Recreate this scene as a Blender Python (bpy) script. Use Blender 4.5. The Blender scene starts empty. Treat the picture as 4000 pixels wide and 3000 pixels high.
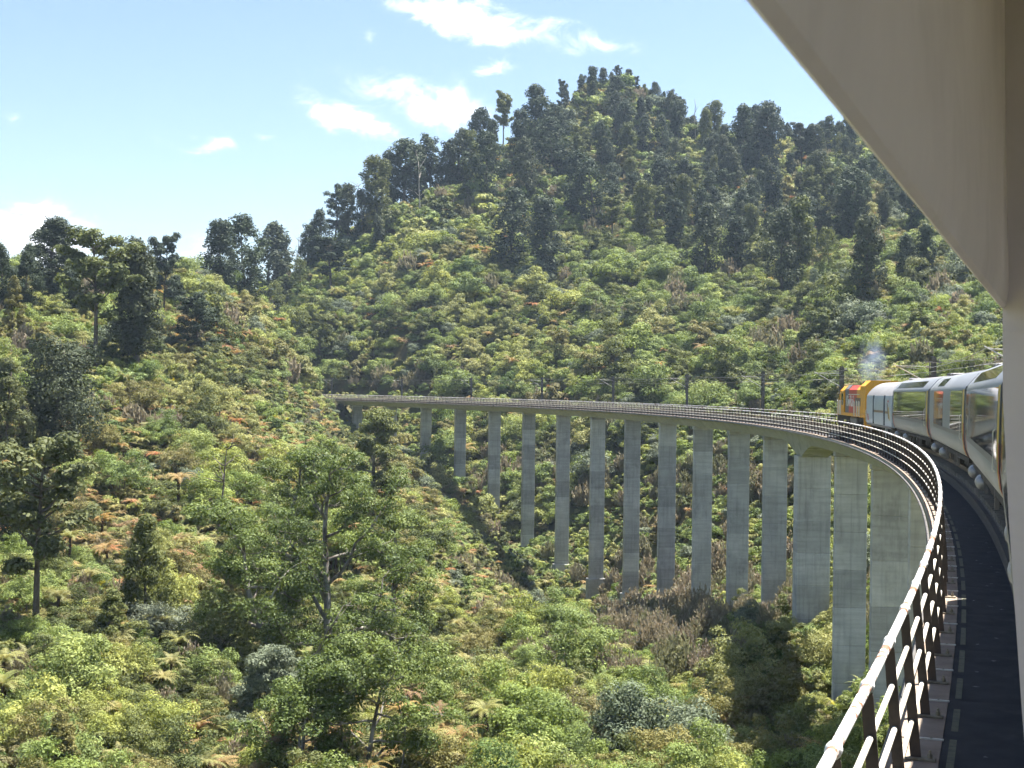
import bpy, math, random
import numpy as np
from mathutils import Matrix, Vector

# ------------------------------------------------------------------ camera
S = 4000 / 2212.0
F, YAW, PIT, ROL = 5500.0, -0.36786, 0.004155, 0.013237
R, CAMOFF, EYE = 420.68, 1.7229, 3.4577
CAM = np.array([-CAMOFF, 0.0, EYE])
fw = np.array([math.sin(YAW) * math.cos(PIT), math.cos(YAW) * math.cos(PIT), math.sin(PIT)])
_r = np.array([math.cos(YAW), -math.sin(YAW), 0.0])
_u = np.cross(_r, fw)
rt = _r * math.cos(ROL) + _u * math.sin(ROL)
up = -_r * math.sin(ROL) + _u * math.cos(ROL)
fh = np.array([math.sin(YAW), math.cos(YAW), 0.0])          # horizontal forward
SC = bpy.context.scene
COL = SC.collection
cam_data = bpy.data.cameras.new('camera')
cam = bpy.data.objects.new('camera', cam_data)
COL.objects.link(cam)
cam_data.sensor_width = 36.0
cam_data.lens = F / 4000 * 36.0
cam_data.clip_start = 0.05
cam_data.clip_end = 20000
cam_data.dof.use_dof = True
cam_data.dof.focus_distance = 180.0
cam_data.dof.aperture_fstop = 22.0
cam.matrix_world = Matrix(((rt[0], up[0], -fw[0], CAM[0]), (rt[1], up[1], -fw[1], CAM[1]),
                           (rt[2], up[2], -fw[2], CAM[2]), (0, 0, 0, 1)))
SC.camera = cam

# ------------------------------------------------------------------ sky and sun
SUN_EL, SUN_AZ = math.radians(68), math.radians(33)          # azimuth clockwise from +Y
world = bpy.data.worlds.new('World')
SC.world = world
world.use_nodes = True
wn, wl = world.node_tree.nodes, world.node_tree.links
wn.clear()


def N(nodes, t, **kw):
    n = nodes.new(t)
    for k, v in kw.items():
        setattr(n, k, v)
    return n


def setup_world():
    out = N(wn, 'ShaderNodeOutputWorld')
    bg = N(wn, 'ShaderNodeBackground')
    bg.inputs['Strength'].default_value = 0.05
    sky = N(wn, 'ShaderNodeTexSky', sky_type='NISHITA')
    sky.sun_disc = False
    sky.sun_elevation = SUN_EL
    sky.sun_rotation = SUN_AZ
    sky.altitude = 700
    sky.air_density = 1.0
    sky.dust_density = 1.0
    sky.ozone_density = 0.45
    tc = N(wn, 'ShaderNodeTexCoord')
    sep = N(wn, 'ShaderNodeSeparateXYZ')
    wl.new(tc.outputs['Generated'], sep.inputs[0])

    def M(op, a, b=None, c=None):
        n = N(wn, 'ShaderNodeMath', operation=op)
        for i, v in enumerate((a, b, c)):
            if v is None:
                continue
            if isinstance(v, (int, float)):
                n.inputs[i].default_value = v
            else:
                wl.new(v, n.inputs[i])
        return n.outputs[0]
    az = M('ARCTAN2', sep.outputs[0], sep.outputs[1])
    el = M('ARCSINE', sep.outputs[2])
    comb = N(wn, 'ShaderNodeCombineXYZ')
    wl.new(M('MULTIPLY', az, 1.0), comb.inputs[0])
    wl.new(M('MULTIPLY', el, 1.7), comb.inputs[1])
    noise = N(wn, 'ShaderNodeTexNoise')
    noise.inputs['Scale'].default_value = 28.0
    noise.inputs['Detail'].default_value = 7.0
    noise.inputs['Roughness'].default_value = 0.6
    noise.inputs['Distortion'].default_value = 0.9
    wl.new(comb.outputs[0], noise.inputs['Vector'])
    big = N(wn, 'ShaderNodeTexNoise')
    big.inputs['Scale'].default_value = 4.0
    big.inputs['Detail'].default_value = 2.0
    wl.new(comb.outputs[0], big.inputs['Vector'])
    # cumulus of the photographed sky (direction, angular size), the same scattered kind elsewhere
    clouds = [(900, 12, 85, 30, 1.1, .15), (1000, 42, 105, 34, 1.15, .15), (1110, 48, 80, 20, .9, .1), (1285, 100, 75, 32, 1.0, .2), (1068, 148, 48, 17, .9, 0), (890, 205, 120, 30, 1.15, .12), (970, 238, 85, 28, 1.0, .2),
              (735, 245, 70, 26, 1.05, .2), (805, 280, 60, 18, .9, .2), (430, 303, 55, 16, .85, .1), (575, 285, 30, 10, .5, .1), (50, 505, 120, 55, 1.35, .1), (140, 560, 75, 50, 1.2, 0),
              (425, 590, 48, 66, 1.1, 0), (10, 262, 30, 18, .7, 0), (770, 90, 18, 16, .45, 0)]
    wv = N(wn, 'ShaderNodeTexNoise')
    wv.inputs['Scale'].default_value = 13.0
    wv.inputs['Detail'].default_value = 6.0
    wv.inputs['Roughness'].default_value = 0.6
    wl.new(comb.outputs[0], wv.inputs['Vector'])
    wsep = N(wn, 'ShaderNodeSeparateColor')
    wl.new(wv.outputs['Color'], wsep.inputs[0])
    az0, el0 = az, el
    az = M('ADD', az, M('MULTIPLY', M('SUBTRACT', wsep.outputs[0], 0.5), 0.075))
    el = M('ADD', el, M('MULTIPLY', M('SUBTRACT', wsep.outputs[1], 0.5), 0.050))
    tot = None
    for (cx, cy, sx, sy, amp, tilt) in clouds:
        d = fw + rt * ((cx * S - 2000) / F) + up * ((1500 - cy * S) / F)
        d = d / np.linalg.norm(d)
        a0, e0 = math.atan2(d[0], d[1]), math.asin(d[2])
        sa, se = sx * S / F, sy * S / F
        da = M('SUBTRACT', az, a0)
        de = M('ADD', M('SUBTRACT', el, e0), M('MULTIPLY', da, tilt))
        q = M('ADD', M('POWER', M('ABSOLUTE', M('DIVIDE', da, sa)), 2.0), M('POWER', M('ABSOLUTE', M('DIVIDE', de, se)), 2.0))
        g = M('MULTIPLY', M('EXPONENT', M('MULTIPLY', q, -0.75)), amp)
        tot = g if tot is None else M('ADD', tot, g)
    # elsewhere round the sky, scattered cloud from a broad field; the frame holds its own
    away = M('SMOOTHSTEP' if False else 'MULTIPLY', M('MAXIMUM', M('SUBTRACT', big.outputs[0], 0.60), 0.0), 5.0)
    a_c = YAW
    outside = M('MINIMUM', M('MAXIMUM', M('MULTIPLY', M('SUBTRACT', M('ABSOLUTE', M('SUBTRACT', az0, a_c)), 0.40), 6.0), 0.0), 1.0)
    tot = M('ADD', tot, M('MULTIPLY', away, outside))
    dens = M('ADD', M('MULTIPLY', tot, 0.66), M('MULTIPLY', M('SUBTRACT', noise.outputs[0], 0.5), M('MINIMUM', M('ADD', M('MULTIPLY', tot, 3.4), 0.1), 2.6)))
    mr = N(wn, 'ShaderNodeMapRange', interpolation_type='SMOOTHERSTEP')
    mr.inputs['From Min'].default_value = 0.06
    mr.inputs['From Max'].default_value = 1.5
    wl.new(dens, mr.inputs[0])
    mix = N(wn, 'ShaderNodeMixRGB')
    wl.new(M('MULTIPLY', mr.outputs[0], 0.95), mix.inputs[0])
    wl.new(sky.outputs[0], mix.inputs[1])
    mix.inputs[2].default_value = (10.6, 10.8, 11.0, 1)
    wl.new(mix.outputs[0], bg.inputs[0])
    wl.new(bg.outputs[0], out.inputs[0])


setup_world()
sun_data = bpy.data.lights.new('sun', 'SUN')
sun_data.energy = 5.0
sun_data.angle = math.radians(0.53)
sun_data.color = (1.0, 0.955, 0.88)
sun = bpy.data.objects.new('sun', sun_data)
COL.objects.link(sun)
SUNV = Vector((math.sin(SUN_AZ) * math.cos(SUN_EL), math.cos(SUN_AZ) * math.cos(SUN_EL), math.sin(SUN_EL)))
sun.rotation_euler = (-SUNV).to_track_quat('-Z', 'Y').to_euler()
sun.location = (0, 0, 60)
SC.view_settings.view_transform = 'Standard'
SC.view_settings.look = 'None'
SC.view_settings.gamma = 1.0
SC.view_settings.use_curve_mapping = False
SC.view_settings.exposure = 2.06
SC.render.engine = 'CYCLES'
SC.cycles.max_bounces = 6
SC.cycles.diffuse_bounces = 2
SC.cycles.glossy_bounces = 3
SC.cycles.transmission_bounces = 4
SC.cycles.transparent_max_bounces = 8
SC.cycles.volume_bounces = 0
SC.cycles.caustics_reflective = False
SC.cycles.caustics_refractive = False
SC.cycles.sample_clamp_indirect = 6.0
SC.cycles.use_denoising = True
SC.cycles.use_adaptive_sampling = True
SC.cycles.adaptive_threshold = 0.03
SC.cycles.adaptive_min_samples = 24


# ------------------------------------------------------------------ helpers
def W(px, py, D):
    """world point seen at (px,py) of a 2212-wide view of the place, D metres ahead"""
    return CAM + D * (fw + rt * ((px * S - 2000) / F) + up * ((1500 - py * S) / F))


def proj(P):
    P = np.atleast_2d(P) - CAM
    d = P @ fw
    return np.stack([(2000 + F * (P @ rt) / d) / S, (1500 - F * (P @ up) / d) / S, d], 1)


def T(L, off=0.0, z=0.0):
    a = L / R
    return np.array([-R + (R - off) * math.cos(a), (R - off) * math.sin(a), z])


def Tn(L, off, z):
    a = np.asarray(L, float) / R
    o = np.asarray(off, float)
    return np.stack([-R + (R - o) * np.cos(a), (R - o) * np.sin(a), np.asarray(z, float) + 0 * a], -1)


class MB:
    def __init__(self):
        self.v, self.f, self.n = [], [], 0

    def add(self, v, f):
        v = np.asarray(v, float).reshape(-1, 3)
        self.v.append(v)
        self.f += [tuple(int(i) + self.n for i in q) for q in f]
        self.n += len(v)
        return self

    def box(self, lo, hi, M=None, bev=0.0):
        x0, y0, z0 = lo
        x1, y1, z1 = hi
        if bev <= 0:
            v = np.array([(x0, y0, z0), (x1, y0, z0), (x1, y1, z0), (x0, y1, z0), (x0, y0, z1), (x1, y0, z1), (x1, y1, z1), (x0, y1, z1)], float)
            f = [(3, 2, 1, 0), (4, 5, 6, 7), (0, 1, 5, 4), (1, 2, 6, 5), (2, 3, 7, 6), (3, 0, 4, 7)]
        else:
            b = bev
            rings = []
            for z, s in ((z0, b), (z0 + b, 0), (z1 - b, 0), (z1, b)):
                c = b
                rings.append([(x0 + c + s * .5, y0 + s, z), (x1 - c - s * .5, y0 + s, z), (x1 - s, y0 + c + s * .5, z), (x1 - s, y1 - c - s * .5, z),
                              (x1 - c - s * .5, y1 - s, z), (x0 + c + s * .5, y1 - s, z), (x0 + s, y1 - c - s * .5, z), (x0 + s, y0 + c + s * .5, z)])
            v = np.array([p for r_ in rings for p in r_], float)
            f = [tuple(range(7, -1, -1)), tuple(range(24, 32))]
            for k in range(3):
                for i in range(8):
                    j = (i + 1) % 8
                    f.append((k * 8 + i, k * 8 + j, k * 8 + 8 + j, k * 8 + 8 + i))
        if M is not None:
            v = v @ np.asarray(M)[:3, :3].T + np.asarray(M)[:3, 3]
        return self.add(v, f)

    def tube(self, pts, rad, n=8, cap=True):
        pts = np.asarray(pts, float)
        m = len(pts)
        rad = np.broadcast_to(np.asarray(rad, float), (m,))
        tg = np.zeros_like(pts)
        tg[1:-1] = pts[2:] - pts[:-2]
        tg[0], tg[-1] = pts[1] - pts[0], pts[-1] - pts[-2]
        tg /= np.linalg.norm(tg, axis=1)[:, None] + 1e-12
        ref = np.array([0, 0, 1.0]) if abs(tg[0][2]) < 0.9 else np.array([1.0, 0, 0])
        a = np.cross(tg, ref)
        a /= np.linalg.norm(a, axis=1)[:, None] + 1e-12
        b = np.cross(a, tg)
        th = np.arange(n) * 2 * math.pi / n
        v = pts[:, None] + rad[:, None, None] * (a[:, None] * np.cos(th)[None, :, None] + b[:, None] * np.sin(th)[None, :, None])
        f = []
        for k in range(m - 1):
            for i in range(n):
                j = (i + 1) % n
                f.append((k * n + i, k * n + j, (k + 1) * n + j, (k + 1) * n + i))
        if cap:
            f.append(tuple(range(n - 1, -1, -1)))
            f.append(tuple(range((m - 1) * n, m * n)))
        return self.add(v.reshape(-1, 3), f)

    def loft(self, rings, closed=True, cap=True):
        rings = [np.asarray(r_, float) for r_ in rings]
        n = len(rings[0])
        f = []
        for k in range(len(rings) - 1):
            for i in range(n if closed else n - 1):
                j = (i + 1) % n
                f.append((k * n + i, k * n + j, (k + 1) * n + j, (k + 1) * n + i))
        if cap and closed:
            f.append(tuple(range(n - 1, -1, -1)))
            f.append(tuple(range((len(rings) - 1) * n, len(rings) * n)))
        return self.add(np.concatenate(rings), f)

    def sphere(self, c, r, n=12, m=8, sc=(1, 1, 1)):
        rings = []
        for k in range(m + 1):
            t = math.pi * k / m
            rr = max(math.sin(t), 0.001)
            rings.append([(c[0] + r * sc[0] * rr * math.cos(2 * math.pi * i / n), c[1] + r * sc[1] * rr * math.sin(2 * math.pi * i / n), c[2] + r * sc[2] * math.cos(t)) for i in range(n)])
        return self.loft(rings[::-1])

    def mesh(self, name, smooth=False):
        me = bpy.data.meshes.new(name)
        v = np.concatenate(self.v) if self.v else np.zeros((0, 3))
        me.from_pydata(v.tolist(), [], self.f)
        if smooth:
            me.polygons.foreach_set('use_smooth', [True] * len(me.polygons))
        me.update()
        return me

    def build(self, name, mat, parent=None, smooth=False):
        return link(name, self.mesh(name, smooth), mat, parent)


def link(name, me, mat, parent=None):
    o = bpy.data.objects.new(name, me)
    if mat is not None and len(me.materials) == 0:
        me.materials.append(mat)
    COL.objects.link(o)
    if parent is not None:
        o.parent = parent
    return o


def empty(name, loc=(0, 0, 0), rz=0.0):
    o = bpy.data.objects.new(name, None)
    o.empty_display_size = 0.3
    COL.objects.link(o)
    o.location = loc
    o.rotation_euler = (0, 0, rz)
    return o


def tag(o, label=None, cat=None, group=None, kind=None):
    if label:
        o['label'] = label
    if cat:
        o['category'] = cat
    if group:
        o['group'] = group
    if kind:
        o['kind'] = kind
    return o


def smooth_by_angle(me, deg=35):
    me.polygons.foreach_set('use_smooth', [True] * len(me.polygons))
    try:
        me.set_sharp_from_angle(angle=math.radians(deg))
    except Exception:
        pass


# ------------------------------------------------------------------ materials
def new_mat(name):
    m = bpy.data.materials.new(name)
    m.use_nodes = True
    nt = m.node_tree
    nt.nodes.clear()
    out = nt.nodes.new('ShaderNodeOutputMaterial')
    return m, nt, nt.nodes, nt.links, out


def ramp(nodes, stops):
    r_ = nodes.new('ShaderNodeValToRGB')
    e = r_.color_ramp.elements
    while len(e) < len(stops):
        e.new(0.5)
    for i, (p, c) in enumerate(stops):
        e[i].position = p
        e[i].color = (*c, 1) if len(c) == 3 else c
    return r_


def surf(name, c1, c2, scale=3.0, rough=0.7, metal=0.0, bump=0.0, bscale=30.0, detail=6.0, stretch=(1, 1, 1), objvar=0.0, spec=0.4,
         c3=None, s3=1.0, t3=(0.55, 0.65), rvar=0.0, coord='Object'):
    """two-tone noise surface, optional third colour in patches, optional per-object tone"""
    m, nt, nd, lk, out = new_mat(name)
    p = nd.new('ShaderNodeBsdfPrincipled')
    tc = nd.new('ShaderNodeTexCoord')
    mp = nd.new('ShaderNodeMapping')
    mp.inputs['Scale'].default_value = stretch
    lk.new(tc.outputs[coord], mp.inputs[0])
    n = nd.new('ShaderNodeTexNoise')
    n.inputs['Scale'].default_value = scale
    n.inputs['Detail'].default_value = detail
    n.inputs['Roughness'].default_value = 0.6
    lk.new(mp.outputs[0], n.inputs['Vector'])
    rp = ramp(nd, [(0.32, c1), (0.68, c2)])
    lk.new(n.outputs[0], rp.inputs[0])
    colr = rp.outputs[0]
    if c3 is not None:
        n3 = nd.new('ShaderNodeTexNoise')
        n3.inputs['Scale'].default_value = s3
        n3.inputs['Detail'].default_value = 8
        n3.inputs['Roughness'].default_value = 0.65
        lk.new(mp.outputs[0], n3.inputs['Vector'])
        r3 = ramp(nd, [(t3[0], (0, 0, 0)), (t3[1], (1, 1, 1))])
        lk.new(n3.outputs[0], r3.inputs[0])
        mx = nd.new('ShaderNodeMixRGB')
        lk.new(r3.outputs[0], mx.inputs[0])
        lk.new(colr, mx.inputs[1])
        mx.inputs[2].default_value = (*c3, 1)
        colr = mx.outputs[0]
    if objvar:
        oi = nd.new('ShaderNodeObjectInfo')
        mr = nd.new('ShaderNodeMapRange')
        mr.inputs['To Min'].default_value = 1 - objvar
        mr.inputs['To Max'].default_value = 1 + objvar
        lk.new(oi.outputs['Random'], mr.inputs[0])
        hs = nd.new('ShaderNodeHueSaturation')
        lk.new(mr.outputs[0], hs.inputs['Value'])
        lk.new(colr, hs.inputs['Color'])
        colr = hs.outputs[0]
    lk.new(colr, p.inputs['Base Color'])
    p.inputs['Roughness'].default_value = rough
    p.inputs['Metallic'].default_value = metal
    p.inputs['Specular IOR Level'].default_value = spec
    if rvar:
        mr2 = nd.new('ShaderNodeMapRange')
        mr2.inputs['To Min'].default_value = max(0.02, rough - rvar)
        mr2.inputs['To Max'].default_value = min(1, rough + rvar)
        lk.new(n.outputs[0], mr2.inputs[0])
        lk.new(mr2.outputs[0], p.inputs['Roughness'])
    if bump:
        bn = nd.new('ShaderNodeTexNoise')
        bn.inputs['Scale'].default_value = bscale
        bn.inputs['Detail'].default_value = 5
        lk.new(mp.outputs[0], bn.inputs['Vector'])
        b = nd.new('ShaderNodeBump')
        b.inputs['Strength'].default_value = bump
        b.inputs['Distance'].default_value = 0.05
        lk.new(bn.outputs[0], b.inputs['Height'])
        lk.new(b.outputs[0], p.inputs['Normal'])
    lk.new(p.outputs[0], out.inputs[0])
    return m


def foliage(name, cols, trans=0.3, rough=0.55, tv=0.5, spec=0.25):
    m, nt, nd, lk, out = new_mat(name)
    oi = nd.new('ShaderNodeObjectInfo')
    k = len(cols)
    rp = ramp(nd, [(i / max(1, k - 1), c) for i, c in enumerate(cols)])
    lk.new(oi.outputs['Random'], rp.inputs[0])
    at = nd.new('ShaderNodeAttribute')
    at.attribute_name = 'tint'
    mr = nd.new('ShaderNodeMapRange')
    mr.inputs['To Min'].default_value = 1 - tv
    mr.inputs['To Max'].default_value = 1 + tv
    lk.new(at.outputs['Fac'], mr.inputs[0])
    hs = nd.new('ShaderNodeHueSaturation')
    lk.new(mr.outputs[0], hs.inputs['Value'])
    mh = nd.new('ShaderNodeMapRange')
    mh.inputs['To Min'].default_value = 0.515
    mh.inputs['To Max'].default_value = 0.485
    lk.new(at.outputs['Fac'], mh.inputs[0])
    lk.new(mh.outputs[0], hs.inputs['Hue'])
    lk.new(rp.outputs[0], hs.inputs['Color'])
    p = nd.new('ShaderNodeBsdfPrincipled')
    p.inputs['Roughness'].default_value = rough
    p.inputs['Specular IOR Level'].default_value = spec
    lk.new(hs.outputs[0], p.inputs['Base Color'])
    t = nd.new('ShaderNodeBsdfTranslucent')
    ht = nd.new('ShaderNodeHueSaturation')
    ht.inputs['Hue'].default_value = 0.485
    ht.inputs['Saturation'].default_value = 1.1
    ht.inputs['Value'].default_value = 1.25
    lk.new(hs.outputs[0], ht.inputs['Color'])
    lk.new(ht.outputs[0], t.inputs[0])
    mx = nd.new('ShaderNodeMixShader')
    mx.inputs[0].default_value = trans
    lk.new(p.outputs[0], mx.inputs[1])
    lk.new(t.outputs[0], mx.inputs[2])
    lk.new(mx.outputs[0], out.inputs[0])
    return m


def plain(name, c, rough=0.5, metal=0.0, spec=0.5):
    return surf(name, tuple(x * 0.88 for x in c), tuple(min(1, x * 1.08) for x in c), scale=4, rough=rough, metal=metal, spec=spec)


MT = {}
MT['concrete'] = surf('weathered_concrete', (0.27, 0.272, 0.27), (0.39, 0.39, 0.38), scale=0.8, rough=0.9, bump=0.25, bscale=9, stretch=(.8, .8, 1.1), objvar=0.17,
                      c3=(0.17, 0.168, 0.165), s3=.75, t3=(0.5, 0.8), spec=0.2)


def concrete():
    m, nt, nd, lk, out = new_mat('weathered_concrete')
    pb = nd.new('ShaderNodeBsdfPrincipled')
    pb.inputs['Roughness'].default_value = 0.92
    pb.inputs['Specular IOR Level'].default_value = 0.15
    geo = nd.new('ShaderNodeNewGeometry')
    oi = nd.new('ShaderNodeObjectInfo')
    off = nd.new('ShaderNodeVectorMath')
    off.operation = 'MULTIPLY_ADD'
    lk.new(oi.outputs['Location'], off.inputs[0])
    off.inputs[1].default_value = (.37, .37, 0)
    lk.new(geo.outputs['Position'], off.inputs[2])

    def tex(stretch, scale, detail, rough, lo, hi):
        mp = nd.new('ShaderNodeMapping')
        mp.inputs['Scale'].default_value = stretch
        lk.new(off.outputs[0], mp.inputs[0])
        t = nd.new('ShaderNodeTexNoise')
        t.inputs['Scale'].default_value = scale
        t.inputs['Detail'].default_value = detail
        t.inputs['Roughness'].default_value = rough
        lk.new(mp.outputs[0], t.inputs['Vector'])
        r_ = ramp(nd, [(lo, (0, 0, 0)), (hi, (1, 1, 1))])
        lk.new(t.outputs[0], r_.inputs[0])
        return r_.outputs[0]

    def mix(f, a, b, amount=1.0):
        mx = nd.new('ShaderNodeMixRGB')
        mu = nd.new('ShaderNodeMath')
        mu.operation = 'MULTIPLY'
        lk.new(f, mu.inputs[0])
        mu.inputs[1].default_value = amount
        lk.new(mu.outputs[0], mx.inputs[0])
        for i, c in ((1, a), (2, b)):
            if isinstance(c, tuple):
                mx.inputs[i].default_value = (*c, 1)
            else:
                lk.new(c, mx.inputs[i])
        return mx.outputs[0]
    c = mix(tex((1, 1, .8), .5, 6, .6, .35, .65), (.36, .355, .335), (.47, .465, .44))
    c = mix(tex((.22, .22, 3.0), 1.0, 6, .65, .42, .72), c, (.27, .268, .255), .65)      # board-marked pour lines
    c = mix(tex((3.2, 3.2, .16), 1.0, 5, .6, .50, .72), c, (.17, .168, .16), .42)     # water streaks
    c = mix(tex((1, 1, .6), .33, 8, .7, .55, .70), c, (.18, .175, .168), .6)            # dark lichen patches
    c = mix(tex((5, 5, .3), 1.0, 3, .5, .66, .74), c, (.50, .49, .47), .5)              # lime runs
    mr = nd.new('ShaderNodeMapRange')
    mr.inputs['To Min'].default_value = .80
    mr.inputs['To Max'].default_value = 1.18
    lk.new(oi.outputs['Random'], mr.inputs[0])
    hs = nd.new('ShaderNodeHueSaturation')
    lk.new(mr.outputs[0], hs.inputs['Value'])
    lk.new(c, hs.inputs['Color'])
    lk.new(hs.outputs[0], pb.inputs['Base Color'])
    lk.new(pb.outputs[0], out.inputs[0])
    return m


MT['concrete'] = concrete()
MT['girder'] = surf('girder_concrete', (0.22, 0.22, 0.18), (0.34, 0.34, 0.29), scale=0.35, rough=0.9, bump=0.2, bscale=6, objvar=0.06, c3=(0.15, 0.15, 0.125), s3=0.5, t3=(0.55, 0.75), spec=0.2)
MT['kerb'] = surf('kerb_concrete', (0.22, 0.17, 0.135), (0.33, 0.265, 0.21), scale=2.2, rough=0.95, bump=0.3, bscale=60, spec=0.15)
MT['asphalt'] = surf('walkway_asphalt', (0.028, 0.028, 0.031), (0.055, 0.054, 0.056), scale=2.0, rough=0.92, bump=0.35, bscale=90, c3=(0.075, 0.07, 0.068), s3=1.3, t3=(0.58, 0.72), spec=0.2)
MT['line'] = surf('faded_line_paint', (0.075, 0.075, 0.05), (0.14, 0.137, 0.085), scale=9, rough=0.85, c3=(0.06, 0.06, 0.05), s3=14, t3=(0.52, 0.66))
MT['ballast'] = surf('ballast_stone', (0.05, 0.046, 0.042), (0.14, 0.125, 0.11), scale=14, rough=0.95, bump=0.8, bscale=20)
MT['rail'] = surf('rail_steel', (0.10, 0.07, 0.05), (0.22, 0.17, 0.13), scale=3, rough=0.45, metal=0.7)
MT['sleeper'] = surf('sleeper_concrete', (0.16, 0.15, 0.135), (0.26, 0.245, 0.22), scale=3, rough=0.9)
MT['postplate'] = surf('post_steel', (0.035, 0.028, 0.026), (0.075, 0.055, 0.045), scale=5, rough=0.75, c3=(0.14, 0.06, 0.03), s3=3, t3=(0.6, 0.72))
MT['toprail'] = surf('white_paint_with_rust', (0.62, 0.61, 0.60), (0.80, 0.79, 0.78), scale=2.5, rough=0.55, c3=(0.23, 0.105, 0.06), s3=2.4, t3=(0.53, 0.57), stretch=(1, 1, 1))
MT['pipe'] = surf('cream_pipe_paint', (0.52, 0.47, 0.37), (0.74, 0.71, 0.64), scale=1.5, rough=0.6, c3=(0.33, 0.21, 0.11), s3=2.3, t3=(0.63, 0.70))
MT['collar'] = plain('white_collar_paint', (0.76, 0.76, 0.76), 0.5)
MT['galv'] = plain('galvanised_steel', (0.42, 0.41, 0.38), 0.5, 0.6)
MT['plate'] = surf('base_plate_steel', (0.16, 0.13, 0.09), (0.30, 0.26, 0.19), scale=8, rough=0.8)
MT['mast'] = surf('mast_steel', (0.06, 0.057, 0.054), (0.12, 0.112, 0.105), scale=2, rough=0.8, stretch=(1, 1, .4))
MT['insulator'] = plain('insulator_glaze', (0.42, 0.41, 0.38), 0.3)
MT['wire'] = plain('wire_metal', (0.20, 0.19, 0.17), 0.5, 0.3)
MT['silver'] = surf('carriage_silver_paint', (0.20, 0.21, 0.225), (0.27, 0.28, 0.295), scale=0.6, rough=0.42, spec=0.5, metal=0.1, rvar=0.08)
MT['roofgrey'] = surf('carriage_roof_grey', (0.19, 0.185, 0.19), (0.27, 0.262, 0.265), scale=1.2, rough=0.6, c3=(0.14, 0.135, 0.13), s3=2.0, t3=(0.55, 0.75))
MT['glass'] = surf('tinted_carriage_glass', (0.012, 0.016, 0.014), (0.02, 0.024, 0.022), scale=1, rough=0.035, spec=1.0)
MT['glass'].node_tree.nodes['Principled BSDF'].inputs['IOR'].default_value = 1.85
MT['sillgrey'] = plain('grey_sill_band', (0.16, 0.15, 0.145), 0.45)
MT['black'] = plain('black_rubber', (0.018, 0.018, 0.02), 0.7)
MT['under'] = surf('underframe_black', (0.02, 0.019, 0.018), (0.05, 0.046, 0.043), scale=4, rough=0.85)
MT['tank'] = surf('air_tank_grey', (0.20, 0.21, 0.23), (0.32, 0.33, 0.35), scale=3, rough=0.4, metal=0.3)
MT['yellow'] = surf('locomotive_yellow', (0.62, 0.285, 0.012), (0.72, 0.345, 0.018), scale=1.5, rough=0.42, spec=0.5, c3=(0.42, 0.24, 0.03), s3=2.5, t3=(0.6, 0.8))
MT['redpaint'] = surf('locomotive_red', (0.46, 0.06, 0.035), (0.56, 0.085, 0.05), scale=2, rough=0.45, c3=(0.36, 0.08, 0.05), s3=3, t3=(0.6, 0.8))
MT['greypaint'] = surf('locomotive_grey', (0.10, 0.10, 0.10), (0.15, 0.15, 0.15), scale=2, rough=0.5)
MT['whitepaint'] = plain('white_lettering', (0.75, 0.75, 0.75), 0.5)
MT['handrail'] = plain('cream_handrail', (0.68, 0.66, 0.58), 0.45)
MT['vanwhite'] = surf('van_blue_white_paint', (0.36, 0.41, 0.47), (0.44, 0.49, 0.54), scale=1.0, rough=0.38, spec=0.5, c3=(0.42, 0.44, 0.45), s3=1.5, t3=(0.6, 0.8))
MT['vandark'] = plain('van_door_post', (0.03, 0.045, 0.075), 0.5)
MT['swooshred'] = plain('swoosh_red', (0.42, 0.05, 0.03), 0.4)
MT['swooshgold'] = plain('swoosh_gold', (0.50, 0.34, 0.03), 0.4)
MT['swooshbrown'] = plain('swoosh_brown', (0.20, 0.12, 0.07), 0.4)
MT['cream'] = surf('viewing_car_cream_paint', (0.57, 0.50, 0.515), (0.63, 0.555, 0.57), scale=3, rough=0.55, spec=0.4, bump=0.03, bscale=40, c3=(0.46, 0.40, 0.41), s3=2.2, t3=(0.5, 0.85))
MT['floor'] = plain('viewing_car_floor', (0.12, 0.12, 0.12), 0.8)
MT['soil'] = surf('forest_floor', (0.06, 0.05, 0.028), (0.12, 0.105, 0.05), scale=0.25, rough=1.0, c3=(0.09, 0.12, 0.04), s3=0.1, t3=(0.45, 0.6), spec=0.05)
MT['bark'] = surf('bark_brown_grey', (0.06, 0.05, 0.04), (0.15, 0.13, 0.105), scale=2.2, rough=0.95, stretch=(1, 1, .3), bump=.4, bscale=6, spec=0.1)
MT['palebark'] = surf('bark_pale_grey', (0.16, 0.145, 0.125), (0.36, 0.34, 0.30), scale=1.2, rough=0.9, stretch=(1, 1, .4), c3=(0.09, 0.075, 0.06), s3=0.8, t3=(0.45, 0.6), spec=0.1)
MT['deadwood'] = surf('dead_wood_grey', (0.22, 0.20, 0.17), (0.42, 0.39, 0.35), scale=2, rough=0.9, stretch=(1, 1, .3), spec=0.1)
MT['ferntrunk'] = surf('fern_trunk_fibre', (0.035, 0.024, 0.015), (0.08, 0.058, 0.038), scale=6, rough=1.0, stretch=(1, 1, .3), spec=0.05)
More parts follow.
